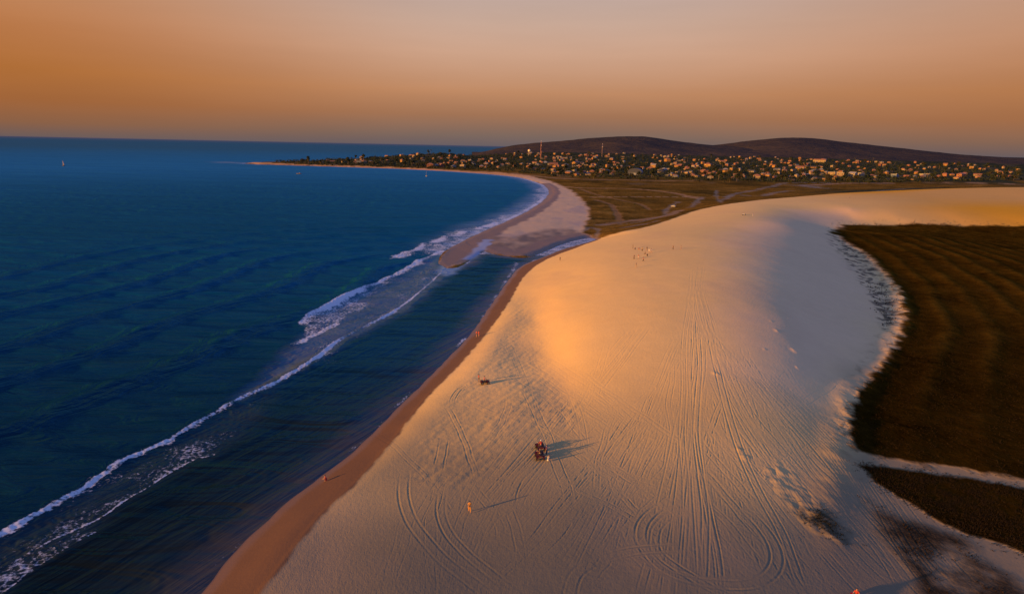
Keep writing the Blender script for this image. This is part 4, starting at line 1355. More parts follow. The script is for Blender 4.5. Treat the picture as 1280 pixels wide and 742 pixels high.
def tree_proto(kind, seed):
    rn = random.Random(seed); root = empty('tree' if kind != 'palm' else 'palm_tree', (0, 0, -500))
    bm = bmesh.new(); bl = bmesh.new()
    if kind == 'palm':
        top = Vector((rn.uniform(-1.2, 1.2), rn.uniform(-1, 1), 8.6)); pts = [Vector((0, 0, -.6)), Vector((top.x * .2, top.y * .2, 3)), Vector((top.x * .55, top.y * .55, 6)), top]
        for i in range(3):
            b_tube(bm, pts[i], pts[i + 1], .24 - .04 * i, .2 - .04 * i, 7)
        for k in range(15):
            a = k * 2.4 + rn.uniform(-.2, .2); el = rn.uniform(-.35, .9); L = rn.uniform(2.6, 3.5); prev = None
            for j in range(6):
                t = j / 5; o = Vector((math.cos(a), math.sin(a), 0)) * L * t * math.cos(el * (1 - t * .5)) + Vector((0, 0, L * (t * math.sin(el) - .62 * t * t)))
                wv = Vector((-math.sin(a), math.cos(a), 0)) * (.46 * math.sin(min(1, t * 1.15 + .12) * math.pi) + .04)
                cur = [top + o - wv - Vector((0, 0, .2 * t)), top + o, top + o + wv - Vector((0, 0, .2 * t))]
                if prev:
                    b_poly(bl, [prev[0], prev[1], cur[1], cur[0]]); b_poly(bl, [prev[1], prev[2], cur[2], cur[1]])
                prev = cur
    else:
        Hh, rad, nl = {'round': (7.5, 3.6, 7), 'spread': (6.5, 4.6, 8), 'tall': (10.5, 3.0, 7), 'bush': (2.6, 2.0, 4)}[kind]
        th_ = Hh * (.38 if kind != 'bush' else .2)
        b_tube(bm, (0, 0, -.8), (0, 0, th_), .32 * Hh / 8, .2 * Hh / 8, 7)
        for i in range(nl):
            a = i * 2.4 + rn.uniform(-.4, .4); hz_ = th_ + (Hh - th_) * rn.uniform(.15, .8); R0 = rad * rn.uniform(.25, .68) * (1.1 - abs((hz_ - th_) / (Hh - th_) - .4))
            c = Vector((math.cos(a) * R0, math.sin(a) * R0, hz_))
            b_tube(bm, (0, 0, th_ - .2), c, .11 * Hh / 8, .04, 5)
            leaves(bl, c, rad * rn.uniform(.4, .58), 46, .62 * (Hh / 8) ** .4, rn)
        leaves(bl, (0, 0, Hh * .82), rad * .55, 46, .6, rn)
    bm_obj('trunk', bm, BARK, root); bm_obj('crown', bl, LEAF[{'round': 0, 'tall': 0, 'spread': 1, 'bush': 1, 'palm': 2}[kind]], root)
    return root


TPROTO = {}
for k, nvar in (('round', 3), ('spread', 3), ('tall', 2), ('palm', 2), ('bush', 2)):
    TPROTO[k] = [tree_proto(k, 900 + 10 * i + len(k)) for i in range(nvar)]
TLOOK = {'round': 'dark rounded tree', 'spread': 'olive spreading tree', 'tall': 'tall dark tree', 'palm': 'coconut palm', 'bush': 'low olive bush'}
rt_ = random.Random(77)
tc_ = []
for _ in range(4000):
    x = rt_.uniform(342, 1279); y = rt_.uniform(189, 229)
    if in_poly(x, y - 1.2, TOWN) or in_poly(x - 6, y, TOWN):
        rn_ = row_name(x, y)
        if rt_.random() < {'front row': 1.0, 'middle row': .55, 'back row': .4}[rn_]:
            tc_.append((x, y, rt_.choices(list(TPROTO), (5, 3, 2.2, 1.8, .6))[0]))
for x, y in ((958, 229), (905, 229.5), (921, 226.5), (912, 228), (935, 229), (866, 226), (873, 227.5), (800, 226), (820, 225.5), (1095, 228.5), (1120, 227), (1150, 228), (1255, 224.5), (1240, 226), (1267, 225), (700, 221), (715, 222), (742, 223.5)):
    tc_.insert(0, (x, y, rt_.choice(('bush', 'spread', 'round'))))
TPt = hit([c[0] for c in tc_], [c[1] for c in tc_])
hxy = np.array([q[0][:2] for q in placed])
trees = []; tpos = []
for (x, y, k), p in zip(tc_, TPt):
    if len(trees) >= 296:
        break
    if p[2] < 1.3 or math.hypot(p[0], p[1]) > 3300 or np.min(np.hypot(hxy[:, 0] - p[0], hxy[:, 1] - p[1])) < 9.5 or math.hypot(p[0] - HALLP[0], p[1] - HALLP[1]) < 20:
        continue
    if any((p[0] - a) ** 2 + (p[1] - b) ** 2 < 30 for a, b in tpos):
        continue
    tpos.append((p[0], p[1]))
    s_ = rt_.uniform(1.0, 1.75)
    big = 'large ' if s_ > 1.5 else ('small ' if s_ < 1.2 else '')
    r_, _p = copy_tree(rt_.choice(TPROTO[k]), (float(p[0]), float(p[1]), float(p[2]) - .1), rt_.uniform(0, 6.28), s_)
    trees.append((r_, big + TLOOK[k], row_name(x, y), place_name(x, y), x))
number(trees, 'tree', 'trees among the houses of the town')
for L in TPROTO.values():
    for k in L:
        for c in children(k):
            bpy.data.objects.remove(c)
        bpy.data.objects.remove(k)

# farther houses, too many to set out one by one
fw_ = bmesh.new(); rf_ = random.Random(19); got = 0
fx = [(rf_.uniform(430, 1278), rf_.uniform(189, 224)) for _ in range(2600)]
fx = [q for q in fx if in_poly(q[0], q[1], TOWN) and not (775 < q[0] < 815 and q[1] < 212) and rf_.random() < (1.0 if 620 < q[0] < 1130 else .55)]
FPt = hit([q[0] for q in fx], [q[1] for q in fx]); fpos = [(q[0][0], q[0][1]) for q in placed] + tpos
for p in FPt:
    if got >= 200 or p[2] < 2.4 or math.hypot(p[0], p[1]) > 3300:
        continue
    if min((p[0] - a) ** 2 + (p[1] - b) ** 2 for a, b in fpos) < 100 or math.hypot(p[0] - HALLP[0], p[1] - HALLP[1]) < 26 or math.hypot(p[0] - LONGP[0], p[1] - LONGP[1]) < 34:
        continue
    fpos.append((p[0], p[1])); got += 1
    w1, d1, h1 = rf_.uniform(5, 10), rf_.uniform(5, 7), rf_.choice((2.8, 3.1, 3.2, 5.6))
    M_ = Matrix.Translation(Vector(map(float, p))) @ Matrix.Rotation(math.atan2(p[1], p[0]) - math.pi / 2 + rf_.choice((-.75, -.4, .1, .6)), 4, 'Z')
    mi = rf_.choice((0, 0, 1, 1, 2, 3))
    n0 = len(fw_.verts)
    vs = b_box(fw_, (0, 0, h1 / 2 - .8), (w1, d1, h1 + 1.6)); bmesh.ops.transform(fw_, matrix=M_, verts=vs)
    for v in vs:
        for f in v.link_faces:
            f.material_index = mi
    X_, Y_ = w1 / 2 + .5, d1 / 2 + .5
    c8 = [fw_.verts.new(M_ @ Vector(q)) for q in ((-X_, -Y_, h1 - .2), (X_, -Y_, h1 - .2), (X_, Y_, h1 - .2), (-X_, Y_, h1 - .2), (-w1 * .3, 0, h1 + 1.7), (w1 * .3, 0, h1 + 1.7))]
    ri = rf_.choice((4, 4, 4, 5))
    for q in ((0, 1, 5, 4), (2, 3, 4, 5), (1, 2, 5), (3, 0, 4), (3, 2, 1, 0)):
        fw_.faces.new([c8[i] for i in q]).material_index = ri
o = bm_obj('distant_houses', fw_, WM['cream'])
for mm in (WM['ochre'], WM['grey'], WM['salmon'], RM['terracotta'], RM['grey']):
    o.data.materials.append(mm)
tag(o, 'small scattered houses filling the town behind the nearer ones', None, None, 'stuff')
hxy = np.array(list(map(tuple, hxy)) + [q for q in fpos[len(placed) + len(tpos):]])

# the mass of low greenery between them
bm = bmesh.new(); rw = random.Random(5); pts = []
while len(pts) < 3400:
    x = rw.uniform(342, 1279); y = rw.uniform(188.5, 229)
    if in_poly(x, y, TOWN) or in_poly(x, y - 2.2, TOWN) or in_poly(x + 22, y, TOWN):
        pts.append((x, y))
while len(pts) < 4300:
    x = rw.uniform(343, 660); y = rw.uniform(188.5, 212)
    if in_poly(x, y, TOWN) or in_poly(x, y - 1.2, TOWN) or in_poly(x + 24, y, TOWN):
        pts.append((x, y))
WP = hit([q[0] for q in pts], [q[1] for q in pts])
for p in WP:
    if p[2] < 1.3 or math.hypot(p[0], p[1]) > 3400 or np.min(np.hypot(hxy[:, 0] - p[0], hxy[:, 1] - p[1])) < 8.5:
        continue
    R = rw.uniform(2.8, 5.6)
    leaves(bm, (p[0], p[1], p[2] + R * .5), R, 34, 1.15, rw, .62)
o = bm_obj('woodland', bm, LEAF[0]); tag(o, 'dark green woodland filling the town between the houses', None, None, 'stuff')

# ------------------------------------------------------------------ people


def skin(nodes, edges, root_i=0, sub=1):
    me = bpy.data.meshes.new('skin'); me.from_pydata([v[:3] for v in nodes], edges, [])
    o = bpy.data.objects.new('skin', me); COL.objects.link(o)
    md = o.modifiers.new('s', 'SKIN'); md.use_smooth_shade = True
    for i, v in enumerate(nodes):
        d = me.skin_vertices[0].data[i]; d.radius = (v[3], v[4] if len(v) > 4 else v[3]); d.use_root = (i == root_i)
    if sub:
        o.modifiers.new('ss', 'SUBSURF').levels = sub
    dg = bpy.context.evaluated_depsgraph_get()
    res = bpy.data.meshes.new_from_object(o.evaluated_get(dg))
    bpy.data.objects.remove(o); bpy.data.meshes.remove(me)
    return res


def lerp(a, b, t):
    return tuple(a[i] + (b[i] - a[i]) * t for i in range(3))


POSES = {}


def pose(name):
    """joints of a 1.75 m person facing +Y"""
    J = dict(pel=(0, 0, .96), spi=(0, -.01, 1.14), che=(0, -.005, 1.33), nec=(0, 0, 1.49), hd0=(0, .012, 1.56), hd1=(0, .02, 1.645), hd2=(0, .01, 1.72))
    for s, t in ((-1, 'l'), (1, 'r')):
        J.update({'sho' + t: (s * .175, 0, 1.41), 'elb' + t: (s * .235, -.02, 1.13), 'wri' + t: (s * .25, .07, .90), 'pal' + t: (s * .25, .10, .83),
                  'hip' + t: (s * .095, 0, .90), 'kne' + t: (s * .105, .025, .50), 'ank' + t: (s * .11, -.02, .085), 'toe' + t: (s * .125, .13, .035)})
    if name == 'walk':
        J.update(knel=(-.10, .16, .53), ankl=(-.10, .24, .10), toel=(-.11, .38, .06), kner=(.10, -.05, .50), ankr=(.10, -.30, .14), toer=(.11, -.18, .045),
                 elbl=(-.23, -.16, 1.16), wril=(-.24, -.14, .93), pall=(-.24, -.12, .86), elbr=(.23, .10, 1.15), wrir=(.22, .27, .99), palr=(.22, .33, .95))
    if name in ('crouch', 'ride'):
        dz = -.68 if name == 'crouch' else -.12
        for k in list(J):
            if k[:3] in ('pel', 'spi', 'che', 'nec', 'hd0', 'hd1', 'hd2', 'sho', 'hip'):
                x, y, z = J[k]; f = max(0, z - .9) * (.35 if name == 'crouch' else .18)
                J[k] = (x, y + f - (.16 if name == 'crouch' else 0), z + dz)
        for s, t in ((-1, 'l'), (1, 'r')):
            if name == 'crouch':
                J.update({'kne' + t: (s * .15, .26, .50), 'ank' + t: (s * .12, .02, .085), 'toe' + t: (s * .13, .17, .035),
                          'elb' + t: (s * .24, .18, .58), 'wri' + t: (s * .13, .38, .48), 'pal' + t: (s * .09, .44, .44)})
            else:
                J.update({'kne' + t: (s * .30, .36, .70), 'ank' + t: (s * .32, .22, .34), 'toe' + t: (s * .33, .38, .31),
                          'elb' + t: (s * .30, .24, 1.04), 'wri' + t: (s * .32, .48, 1.02), 'pal' + t: (s * .32, .55, 1.02)})
    return J


def body_mesh(name):
    J = pose(name)
    nd = []; ix = {}

    def add(k, r, p=None):
        ix[k] = len(nd); nd.append((*(p or J[k]), *(r if hasattr(r, '__len__') else (r,))))
    for k, r in (('pel', (.14, .11)), ('spi', (.125, .10)), ('che', (.16, .115)), ('nec', .055), ('hd0', .07), ('hd1', .092), ('hd2', .066)):
        add(k, r)
    E_ = [('pel', 'spi'), ('spi', 'che'), ('che', 'nec'), ('nec', 'hd0'), ('hd0', 'hd1'), ('hd1', 'hd2')]
    for s, t in ((-1, 'l'), (1, 'r')):
        for k, r in (('sho', .062), ('elb', .043), ('wri', .030), ('pal', .036), ('hip', .095), ('kne', .062), ('ank', .042), ('toe', .036)):
            add(k + t, r)
        add('fol' + t, .052, lerp(J['sho' + t], J['elb' + t], .45)); add('thi' + t, .086, lerp(J['hip' + t], J['kne' + t], .4)); add('cal' + t, .058, lerp(J['kne' + t], J['ank' + t], .35))
        E_ += [('che', 'sho' + t), ('sho' + t, 'fol' + t), ('fol' + t, 'elb' + t), ('elb' + t, 'wri' + t), ('wri' + t, 'pal' + t), ('pel', 'hip' + t), ('hip' + t, 'thi' + t), ('thi' + t, 'kne' + t), ('kne' + t, 'cal' + t), ('cal' + t, 'ank' + t), ('ank' + t, 'toe' + t)]
    me = skin(nd, [(ix[a], ix[b]) for a, b in E_])
    bm = bmesh.new(); bm.from_mesh(me); bpy.data.meshes.remove(me)
    for s, t in ((-1, 'l'), (1, 'r')):                       # five fingers on each palm
        w0, p0 = Vector(J['wri' + t]), Vector(J['pal' + t]); f = (p0 - w0).normalized()
        sd_ = f.cross(Vector((s, 0, 0))).normalized(); inn = sd_.cross(f) * 1.0
        for k, (o_, L) in enumerate(((.028, .075), (.010, .085), (-.009, .08), (-.027, .06), (.034, .055))):
            b0 = p0 + sd_ * o_ * (1 if k < 4 else .9) + f * (.005 if k < 4 else -.03)
            dr = (f if k < 4 else (f * .6 + sd_ * .8).normalized())
            b1 = b0 + dr * L * .55; b2 = b1 + (dr * .8 + inn * .5 * -s).normalized() * L * .45
            fm_ = skin([(*b0, .011), (*b1, .009), (*b2, .007)], [(0, 1), (1, 2)], sub=0)
            bm.from_mesh(fm_); bpy.data.meshes.remove(fm_)
    h1 = Vector(J['hd1'])
    b_tube(bm, h1 + Vector((0, .075, .012)), h1 + Vector((0, .115, -.022)), .012, .02, 6)       # nose
    b_box(bm, h1 + Vector((0, .088, -.05)), (.05, .014, .012))                                    # mouth
    for s in (-1, 1):
        b_ball(bm, h1 + Vector((s * .036, .082, .018)), .014, sub=1)                                # eyes
        b_ball(bm, h1 + Vector((s * .094, -.005, -.005)), .028, (.4, .8, 1.2), 1)                   # ears
    me = bpy.data.meshes.new('person'); bm.to_mesh(me); bm.free()
    for p_ in me.polygons:
        p_.use_smooth = True
    return me


def shirt_mesh(name):
    J = pose(name)
    nd = [(*lerp(J['pel'], J['spi'], .15), .165, .14), (*J['spi'], .155, .13), (*J['che'], .185, .145), (*lerp(J['che'], J['nec'], .62), .085)]
    ed = [(0, 1), (1, 2), (2, 3)]
    for t in 'lr':
        a = len(nd); nd += [(*J['sho' + t], .082), (*lerp(J['sho' + t], J['elb' + t], .62), .072)]; ed += [(2, a), (a, a + 1)]
    return skin(nd, ed, 2)


def shorts_mesh(name, k):
    J = pose(name)
    nd = [(*lerp(J['pel'], J['spi'], .25), .158, .135), (*J['pel'], .165, .14)]; ed = [(0, 1)]
    for t in 'lr':
        a = len(nd); nd += [(*J['hip' + t], .118), (*lerp(J['hip' + t], J['kne' + t], .85 if k else .7), .098)]; ed += [(1, a), (a, a + 1)]
        if k:
            nd += [(*J['kne' + t], .082), (*lerp(J['kne' + t], J['ank' + t], .9), .064)]; ed += [(a + 1, a + 2), (a + 2, a + 3)]
    return skin(nd, ed, 1)


def hair_mesh(name, cap=False):
    J = pose(name); bm = bmesh.new(); c = Vector(J['hd1']) + Vector((0, -.012, .03))
    b_ball(bm, c, .112, (.98, 1.08, 1.0), 2)
    bmesh.ops.delete(bm, geom=[v for v in bm.verts if (v.co.z < c.z - .085 or (v.co.y > c.y + .045 and v.co.z < c.z + .035))], context='VERTS')
    if cap:
        b_box(bm, c + Vector((0, .14, .045)), (.15, .11, .014))
    me = bpy.data.meshes.new('hair'); bm.to_mesh(me); bm.free()
    return me


MC = {}
SKIN = pmat('skin_tan', (.33, .17, .10), .6, .08); SKIND = pmat('skin_brown', (.17, .085, .05), .6, .08)
CLOTH = {k: pmat('cloth_' + k, v, .85, .12) for k, v in dict(orange=(.48, .21, .03), red=(.30, .022, .02), purple=(.10, .045, .13), navy=(.02, .022, .05), white=(.5, .49, .48), black=(.014, .013, .013), grey=(.20, .19, .19), pink=(.30, .10, .11), blue=(.05, .10, .28), khaki=(.26, .19, .10)).items()}
HAIRM = pmat('hair_black', (.012, .009, .008), .6, .1)


def person(px, py, ps, rz, shirt, lower, label, long=False, group=None, skin_=None, hat=None, loc=None, s=1.0):
    for key, fn in ((('b', ps), lambda: body_mesh(ps)), (('s', ps), lambda: shirt_mesh(ps)), (('l', ps, long), lambda: shorts_mesh(ps, long)), (('h', ps, bool(hat)), lambda: hair_mesh(ps, bool(hat)))):
        if key not in MC:
            MC[key] = fn()
            if not len(MC[key].materials):
                MC[key].materials.append(None)
    if loc is None:
        p = hit([px], [py])[0]; loc = (float(p[0]), float(p[1]), float(p[2]))
    o = bpy.data.objects.new('person', MC[('b', ps)]); link(o); o.location = loc; o.rotation_euler = (0, 0, rz); o.scale = (s, s, s)
    omat(o, skin_ or SKIN); tag(o, label, 'person', group)
    for nm, key, mt in (('shirt', ('s', ps), CLOTH[shirt]), ('trousers' if long else 'shorts', ('l', ps, long), CLOTH[lower]), ('cap' if hat else 'hair', ('h', ps, bool(hat)), CLOTH[hat] if hat else HAIRM)):
        c = bpy.data.objects.new(nm, MC[key]); link(c, o); omat(c, mt)
    return o


# ------------------------------------------------------------------ quad bikes
TYRE = pmat('tyre_rubber', (.012, .012, .012), .9, .2, 20); RIM = pmat('rim_metal', (.25, .25, .26), .35, .1, 8, .8); BLACKP = pmat('black_plastic', (.018, .018, .018), .5, .2)
SEATM = pmat('seat_vinyl', (.02, .018, .018), .55, .1); LAMP = pmat('lamp_glass', (.7, .68, .62), .1, .05)


def quad(loc, rz, paint_, label, group='quad bikes on the dune', s=1.0):
    """a quad bike about 2.0 m long, front toward +Y"""
    root = empty('quad_bike', loc, rz, s); tag(root, label, 'quad bike', group)
    bm = bmesh.new()
    b_box(bm, (0, .0, .52), (.34, 1.25, .26), None, .8); b_box(bm, (0, .52, .70), (.44, .62, .22), Matrix.Rotation(-.12, 3, 'X'), .72); b_box(bm, (0, .92, .62), (.36, .26, .26), None, .7)
    b_box(bm, (0, -.78, .62), (.36, .30, .18), None, .8)
    bmesh.ops.bevel(bm, geom=list(bm.edges), offset=.03, segments=2, affect='EDGES')
    bm_obj('body', bm, paint_, root)
    for sx_ in (-1, 1):
        for y, nm in ((.62, 'fender'), (-.58, 'fender')):
            bm = bmesh.new(); prev = None
            for i in range(8):
                a = math.pi * (.08 + .84 * i / 7)
                q = [(sx_ * (.26), y + math.cos(a) * .40, .30 + math.sin(a) * .42), (sx_ * .60, y + math.cos(a) * .40, .29 + math.sin(a) * .40)]
                vv = [bm.verts.new(w2) for w2 in q]
                if prev:
                    bm.faces.new((prev[0], prev[1], vv[1], vv[0]))
                prev = vv
            bmesh.ops.solidify(bm, geom=list(bm.faces), thickness=.025)
            bm_obj(nm, bm, paint_, root)
        for y in (.62, -.58):
            bm = bmesh.new()
            b_tube(bm, (sx_ * .40, y, .29), (sx_ * .64, y, .29), .285, n=20)
            bmesh.ops.bevel(bm, geom=[e for e in bm.edges if len(e.link_faces) == 2 and e.calc_face_angle(0) > 1.2], offset=.06, segments=3, affect='EDGES')
            for k in range(16):
                a = k * math.pi / 8
                b_box(bm, (sx_ * .52, y + math.cos(a) * .285, .29 + math.sin(a) * .285), (.22, .04, .035), Matrix.Rotation(a + math.pi / 2, 3, 'X'))
            wh = bm_obj('wheel', bm, TYRE, root)
            bm = bmesh.new(); b_tube(bm, (sx_ * .60, y, .29), (sx_ * .652, y, .29), .15, .13, 14); bm_obj('rim', bm, RIM, wh)
    bm = bmesh.new(); b_box(bm, (0, -.22, .80), (.32, .78, .13), None, .82); bmesh.ops.bevel(bm, geom=list(bm.edges), offset=.04, segments=2, affect='EDGES'); bm_obj('seat', bm, SEATM, root)
    bm = bmesh.new(); b_tube(bm, (0, .42, .78), (0, .34, 1.02), .035); b_tube(bm, (-.38, .26, 1.06), (0, .36, 1.02), .018); b_tube(bm, (.38, .26, 1.06), (0, .36, 1.02), .018)
    hb = bm_obj('handlebar', bm, BLACKP, root)
    for sx_ in (-1, 1):
        bm = bmesh.new(); b_tube(bm, (sx_ * .38, .26, 1.06), (sx_ * .27, .29, 1.05), .026); bm_obj('grip', bm, SEATM, hb)
        bm = bmesh.new(); b_ball(bm, (sx_ * .2, .99, .70), .075, (1, .5, .8)); bm_obj('headlight', bm, LAMP, root)
        bm = bmesh.new(); b_box(bm, (sx_ * .31, .02, .34), (.22, .55, .03)); bm_obj('footboard', bm, BLACKP, root)
    for y, z in ((.66, .88), (-.80, .80)):
        bm = bmesh.new()
        for k in (-.3, -.1, .1, .3):
            b_tube(bm, (k, y - .2, z), (k, y + .2, z), .012, n=6)
        for k in (-.2, .2):
            b_tube(bm, (-.34, y + k, z), (.34, y + k, z), .014, n=6)
            b_tube(bm, (-.2, y + k, z - .16), (-.2, y + k, z), .012, n=6); b_tube(bm, (.2, y + k, z - .16), (.2, y + k, z), .012, n=6)
        bm_obj('rack', bm, BLACKP, root)
    bm = bmesh.new(); b_tube(bm, (-.26, 1.06, .5), (.26, 1.06, .5), .022); b_tube(bm, (-.2, .9, .45), (-.26, 1.06, .5), .02); b_tube(bm, (.2, .9, .45), (.26, 1.06, .5), .02); b_tube(bm, (-.2, 1.05, .5), (-.2, 1.0, .72), .018); b_tube(bm, (.2, 1.05, .5), (.2, 1.0, .72), .018)
    bm_obj('bumper', bm, BLACKP, root)
    return root


def at(px, py):
    p = hit([px], [py])[0]
    return Vector((float(p[0]), float(p[1]), float(p[2])))


def on_quad(q, rz, fwd, dz=0.06):
    """a rider's base point on a quad bike"""
    return (q.x - math.sin(rz) * fwd, q.y + math.cos(rz) * fwd, q.z + dz)


RED = pmat('red_plastic', (.32, .018, .015), .35, .1); DARKRED = pmat('dark_red_plastic', (.10, .012, .012), .35, .1); WHITEP = pmat('white_plastic', (.55, .54, .52), .35, .06)
# two quad bikes one behind the other, with standing figures to their right
q1 = at(674.5, 572); z1 = .12
quad(q1, z1, DARKRED, 'near one of two quad bikes standing in line on the foreground sand', s=1.12)
person(0, 0, 'ride', z1, 'black', 'black', 'bareheaded person in black on the near quad bike of the pair', True, loc=on_quad(q1, z1, -.3, .14))
q0 = at(675.5, 561.5)
quad(q0, z1 + .1, DARKRED, 'far one of two quad bikes standing in line on the foreground sand', s=1.12)
person(0, 0, 'ride', z1 + .1, 'red', 'black', 'person in red shirt and white cap on the far quad bike of the pair', True, hat='white', loc=on_quad(q0, z1 + .1, -.3, .14))
person(683, 568.5, 'stand', 1.2, 'purple', 'navy', 'person in purple shirt and dark trousers standing right of the quad bikes', True)
person(685.5, 576, 'crouch', -.6, 'grey', 'white', 'person in grey and white crouching on the sand beside the near quad bike')
# quad bike near the beach
q2 = at(606, 479.5); z2 = -1.35
quad(q2, z2, DARKRED, 'dark quad bike seen side-on on the trampled sand near the beach')
person(0, 0, 'ride', z2, 'pink', 'black', 'person in pink shirt sitting on the dark quad bike near the beach', True, loc=on_quad(q2, z2, -.2))
person(598.5, 477, 'stand', -1.2, 'red', 'black', 'person in red top standing in front of the dark quad bike', skin_=SKIND)
# walker lit by the sun
person(587, 640, 'walk', .15, 'orange', 'orange', 'person in bright orange walking alone on the sand in the left foreground', True)
# by the water
person(595.8, 421, 'walk', 2.6, 'red', 'navy', 'person in red shirt walking on the wet brown beach, left of a pair')
person(598.6, 421, 'walk', 2.7, 'red', 'red', 'person all in red on the wet brown beach, right of a pair')
person(407, 601, 'crouch', 1.9, 'red', 'red', "person in red crouching at the water's edge in the lower left")
person(700, 326, 'walk', -.5, 'navy', 'black', 'person in dark clothes walking down the dune edge toward the lagoon', True)
# quad bike at the bottom edge of the picture
q3 = at(1069, 752); z3 = 2.6
quad(q3, z3, RED, 'red quad bike cut off by the bottom edge of the picture')
person(0, 0, 'ride', z3, 'red', 'black', 'dark-haired person in red on the quad bike at the bottom edge', True, loc=on_quad(q3, z3, -.2))
# the group on the crest
G = 'people gathered on top of the dune'
for x, y, ps, sh, lo, lab in ((791, 311, 'stand', 'black', 'navy', 'person in black, leftmost of the far row of the group on the dune top'), (793.8, 312, 'crouch', 'navy', 'black', 'dark figure sitting second from left in the far row of the dune group'),
                              (798.5, 312.2, 'crouch', 'red', 'khaki', 'figure in red sitting in the middle of the far row of the dune group'), (802.7, 314, 'stand', 'khaki', 'black', 'person in khaki and black near the centre of the dune group'),
                              (808.5, 313.5, 'stand', 'black', 'khaki', 'person in black shirt standing left of the people in white'), (811.3, 316, 'stand', 'white', 'white', 'person in white, left one of two in the dune group'),
                              (814, 316.2, 'walk', 'white', 'grey', 'person in white shirt and grey shorts, right one of two in white'), (806, 317.8, 'crouch', 'khaki', 'navy', 'figure in khaki sitting below the people in white'),
                              (809, 320, 'crouch', 'black', 'black', 'figure all in black sitting low in the dune group, with long shadow'), (792.5, 324, 'stand', 'navy', 'black', 'person in navy standing apart at the near left of the dune group'),
                              (798, 323.5, 'stand', 'pink', 'white', 'person in pink shirt standing in the near row of the dune group'), (804, 327, 'walk', 'red', 'black', 'person in red shirt walking at the near right of the dune group'),
                              (795, 334.5, 'stand', 'black', 'khaki', 'person in black shirt, nearest the camera of the dune group'), (841.3, 312, 'stand', 'black', 'black', 'person all in black, left of two standing apart right of the group'),
                              (851, 312, 'walk', 'khaki', 'grey', 'person in khaki, right of two standing apart right of the group')):
    person(x, y, ps, random.uniform(-2.5, 2.5), sh, lo, lab, long=(lo in ('black', 'navy')), group=G)
person(1062, 248, 'stand', 1.0, 'black', 'navy', 'lone dark figure far away on the skyline edge of the dune', True)
# far white quad bike and a figure in white beside it
q4 = at(930, 269); quad(q4, 1.2, WHITEP, 'white quad bike parked far up on the open sand', s=1.25)
person(941, 270, 'stand', .5, 'white', 'white', 'person in white standing right of the far white quad bike', True)

# ------------------------------------------------------------------ white car by the creek


def car(loc, rz, paint_, label):
    root = empty('parked_car', loc, rz); tag(root, label, 'car')
    sec = [(-2.1, .45, .80), (-1.95, .35, .98), (-1.2, .3, 1.02), (.9, .3, 1.0), (1.0, .3, .98), (2.0, .35, .82), (2.15, .45, .62)]
    bm = bmesh.new(); rings = []
    for y, z0, z1 in sec:
        rings.append([bm.verts.new(p) for p in ((-.84, y, z0), (-.88, y, z0 + (z1 - z0) * .6), (-.78, y, z1), (.78, y, z1), (.88, y, z0 + (z1 - z0) * .6), (.84, y, z0))])
    for a, b in zip(rings, rings[1:]):
        for i in range(6):
            bm.faces.new((a[i], a[(i + 1) % 6], b[(i + 1) % 6], b[i]))
    bm.faces.new(rings[0][::-1]); bm.faces.new(rings[-1]); bmesh.ops.recalc_face_normals(bm, faces=bm.faces)
    b_box(bm, (0, -.55, 1.63), (1.25, 1.9, .06))
    for sx_ in (-1, 1):
        for y, y2 in ((.85, .35), (-1.85, -1.5)):
            b_tube(bm, (sx_ * .74, y, 1.0), (sx_ * .6, y2, 1.62), .05, n=6)
    bm_obj('body', bm, paint_, root)
    bm = bmesh.new()
    vb = [bm.verts.new(p) for p in ((-.73, -1.82, 1.03), (.73, -1.82, 1.03), (.73, .82, 1.03), (-.73, .82, 1.03))]; vt = [bm.verts.new(p) for p in ((-.58, -1.48, 1.58), (.58, -1.48, 1.58), (.58, .34, 1.58), (-.58, .34, 1.58))]
    for i in range(4):
        bm.faces.new((vb[i], vb[(i + 1) % 4], vt[(i + 1) % 4], vt[i]))
    bm_obj('window_band', bm, GLASS, root)
    for sx_ in (-1, 1):
        for y in (1.35, -1.3):
            bm = bmesh.new(); b_tube(bm, (sx_ * .66, y, .34), (sx_ * .92, y, .34), .34, n=18); wh = bm_obj('wheel', bm, TYRE, root)
            bm = bmesh.new(); b_tube(bm, (sx_ * .90, y, .34), (sx_ * .935, y, .34), .2, .18, 12); bm_obj('rim', bm, RIM, wh)
        bm = bmesh.new(); b_ball(bm, (sx_ * .6, 2.1, .68), .13, (1, .4, .7)); bm_obj('headlight', bm, LAMP, root)
    return root


car(at(841.5, 258.5), 1.0, pmat('car_paint', (.30, .29, .28), .4, .06), 'white car parked beside the creek on the grassy plain')

# ------------------------------------------------------------------ boats


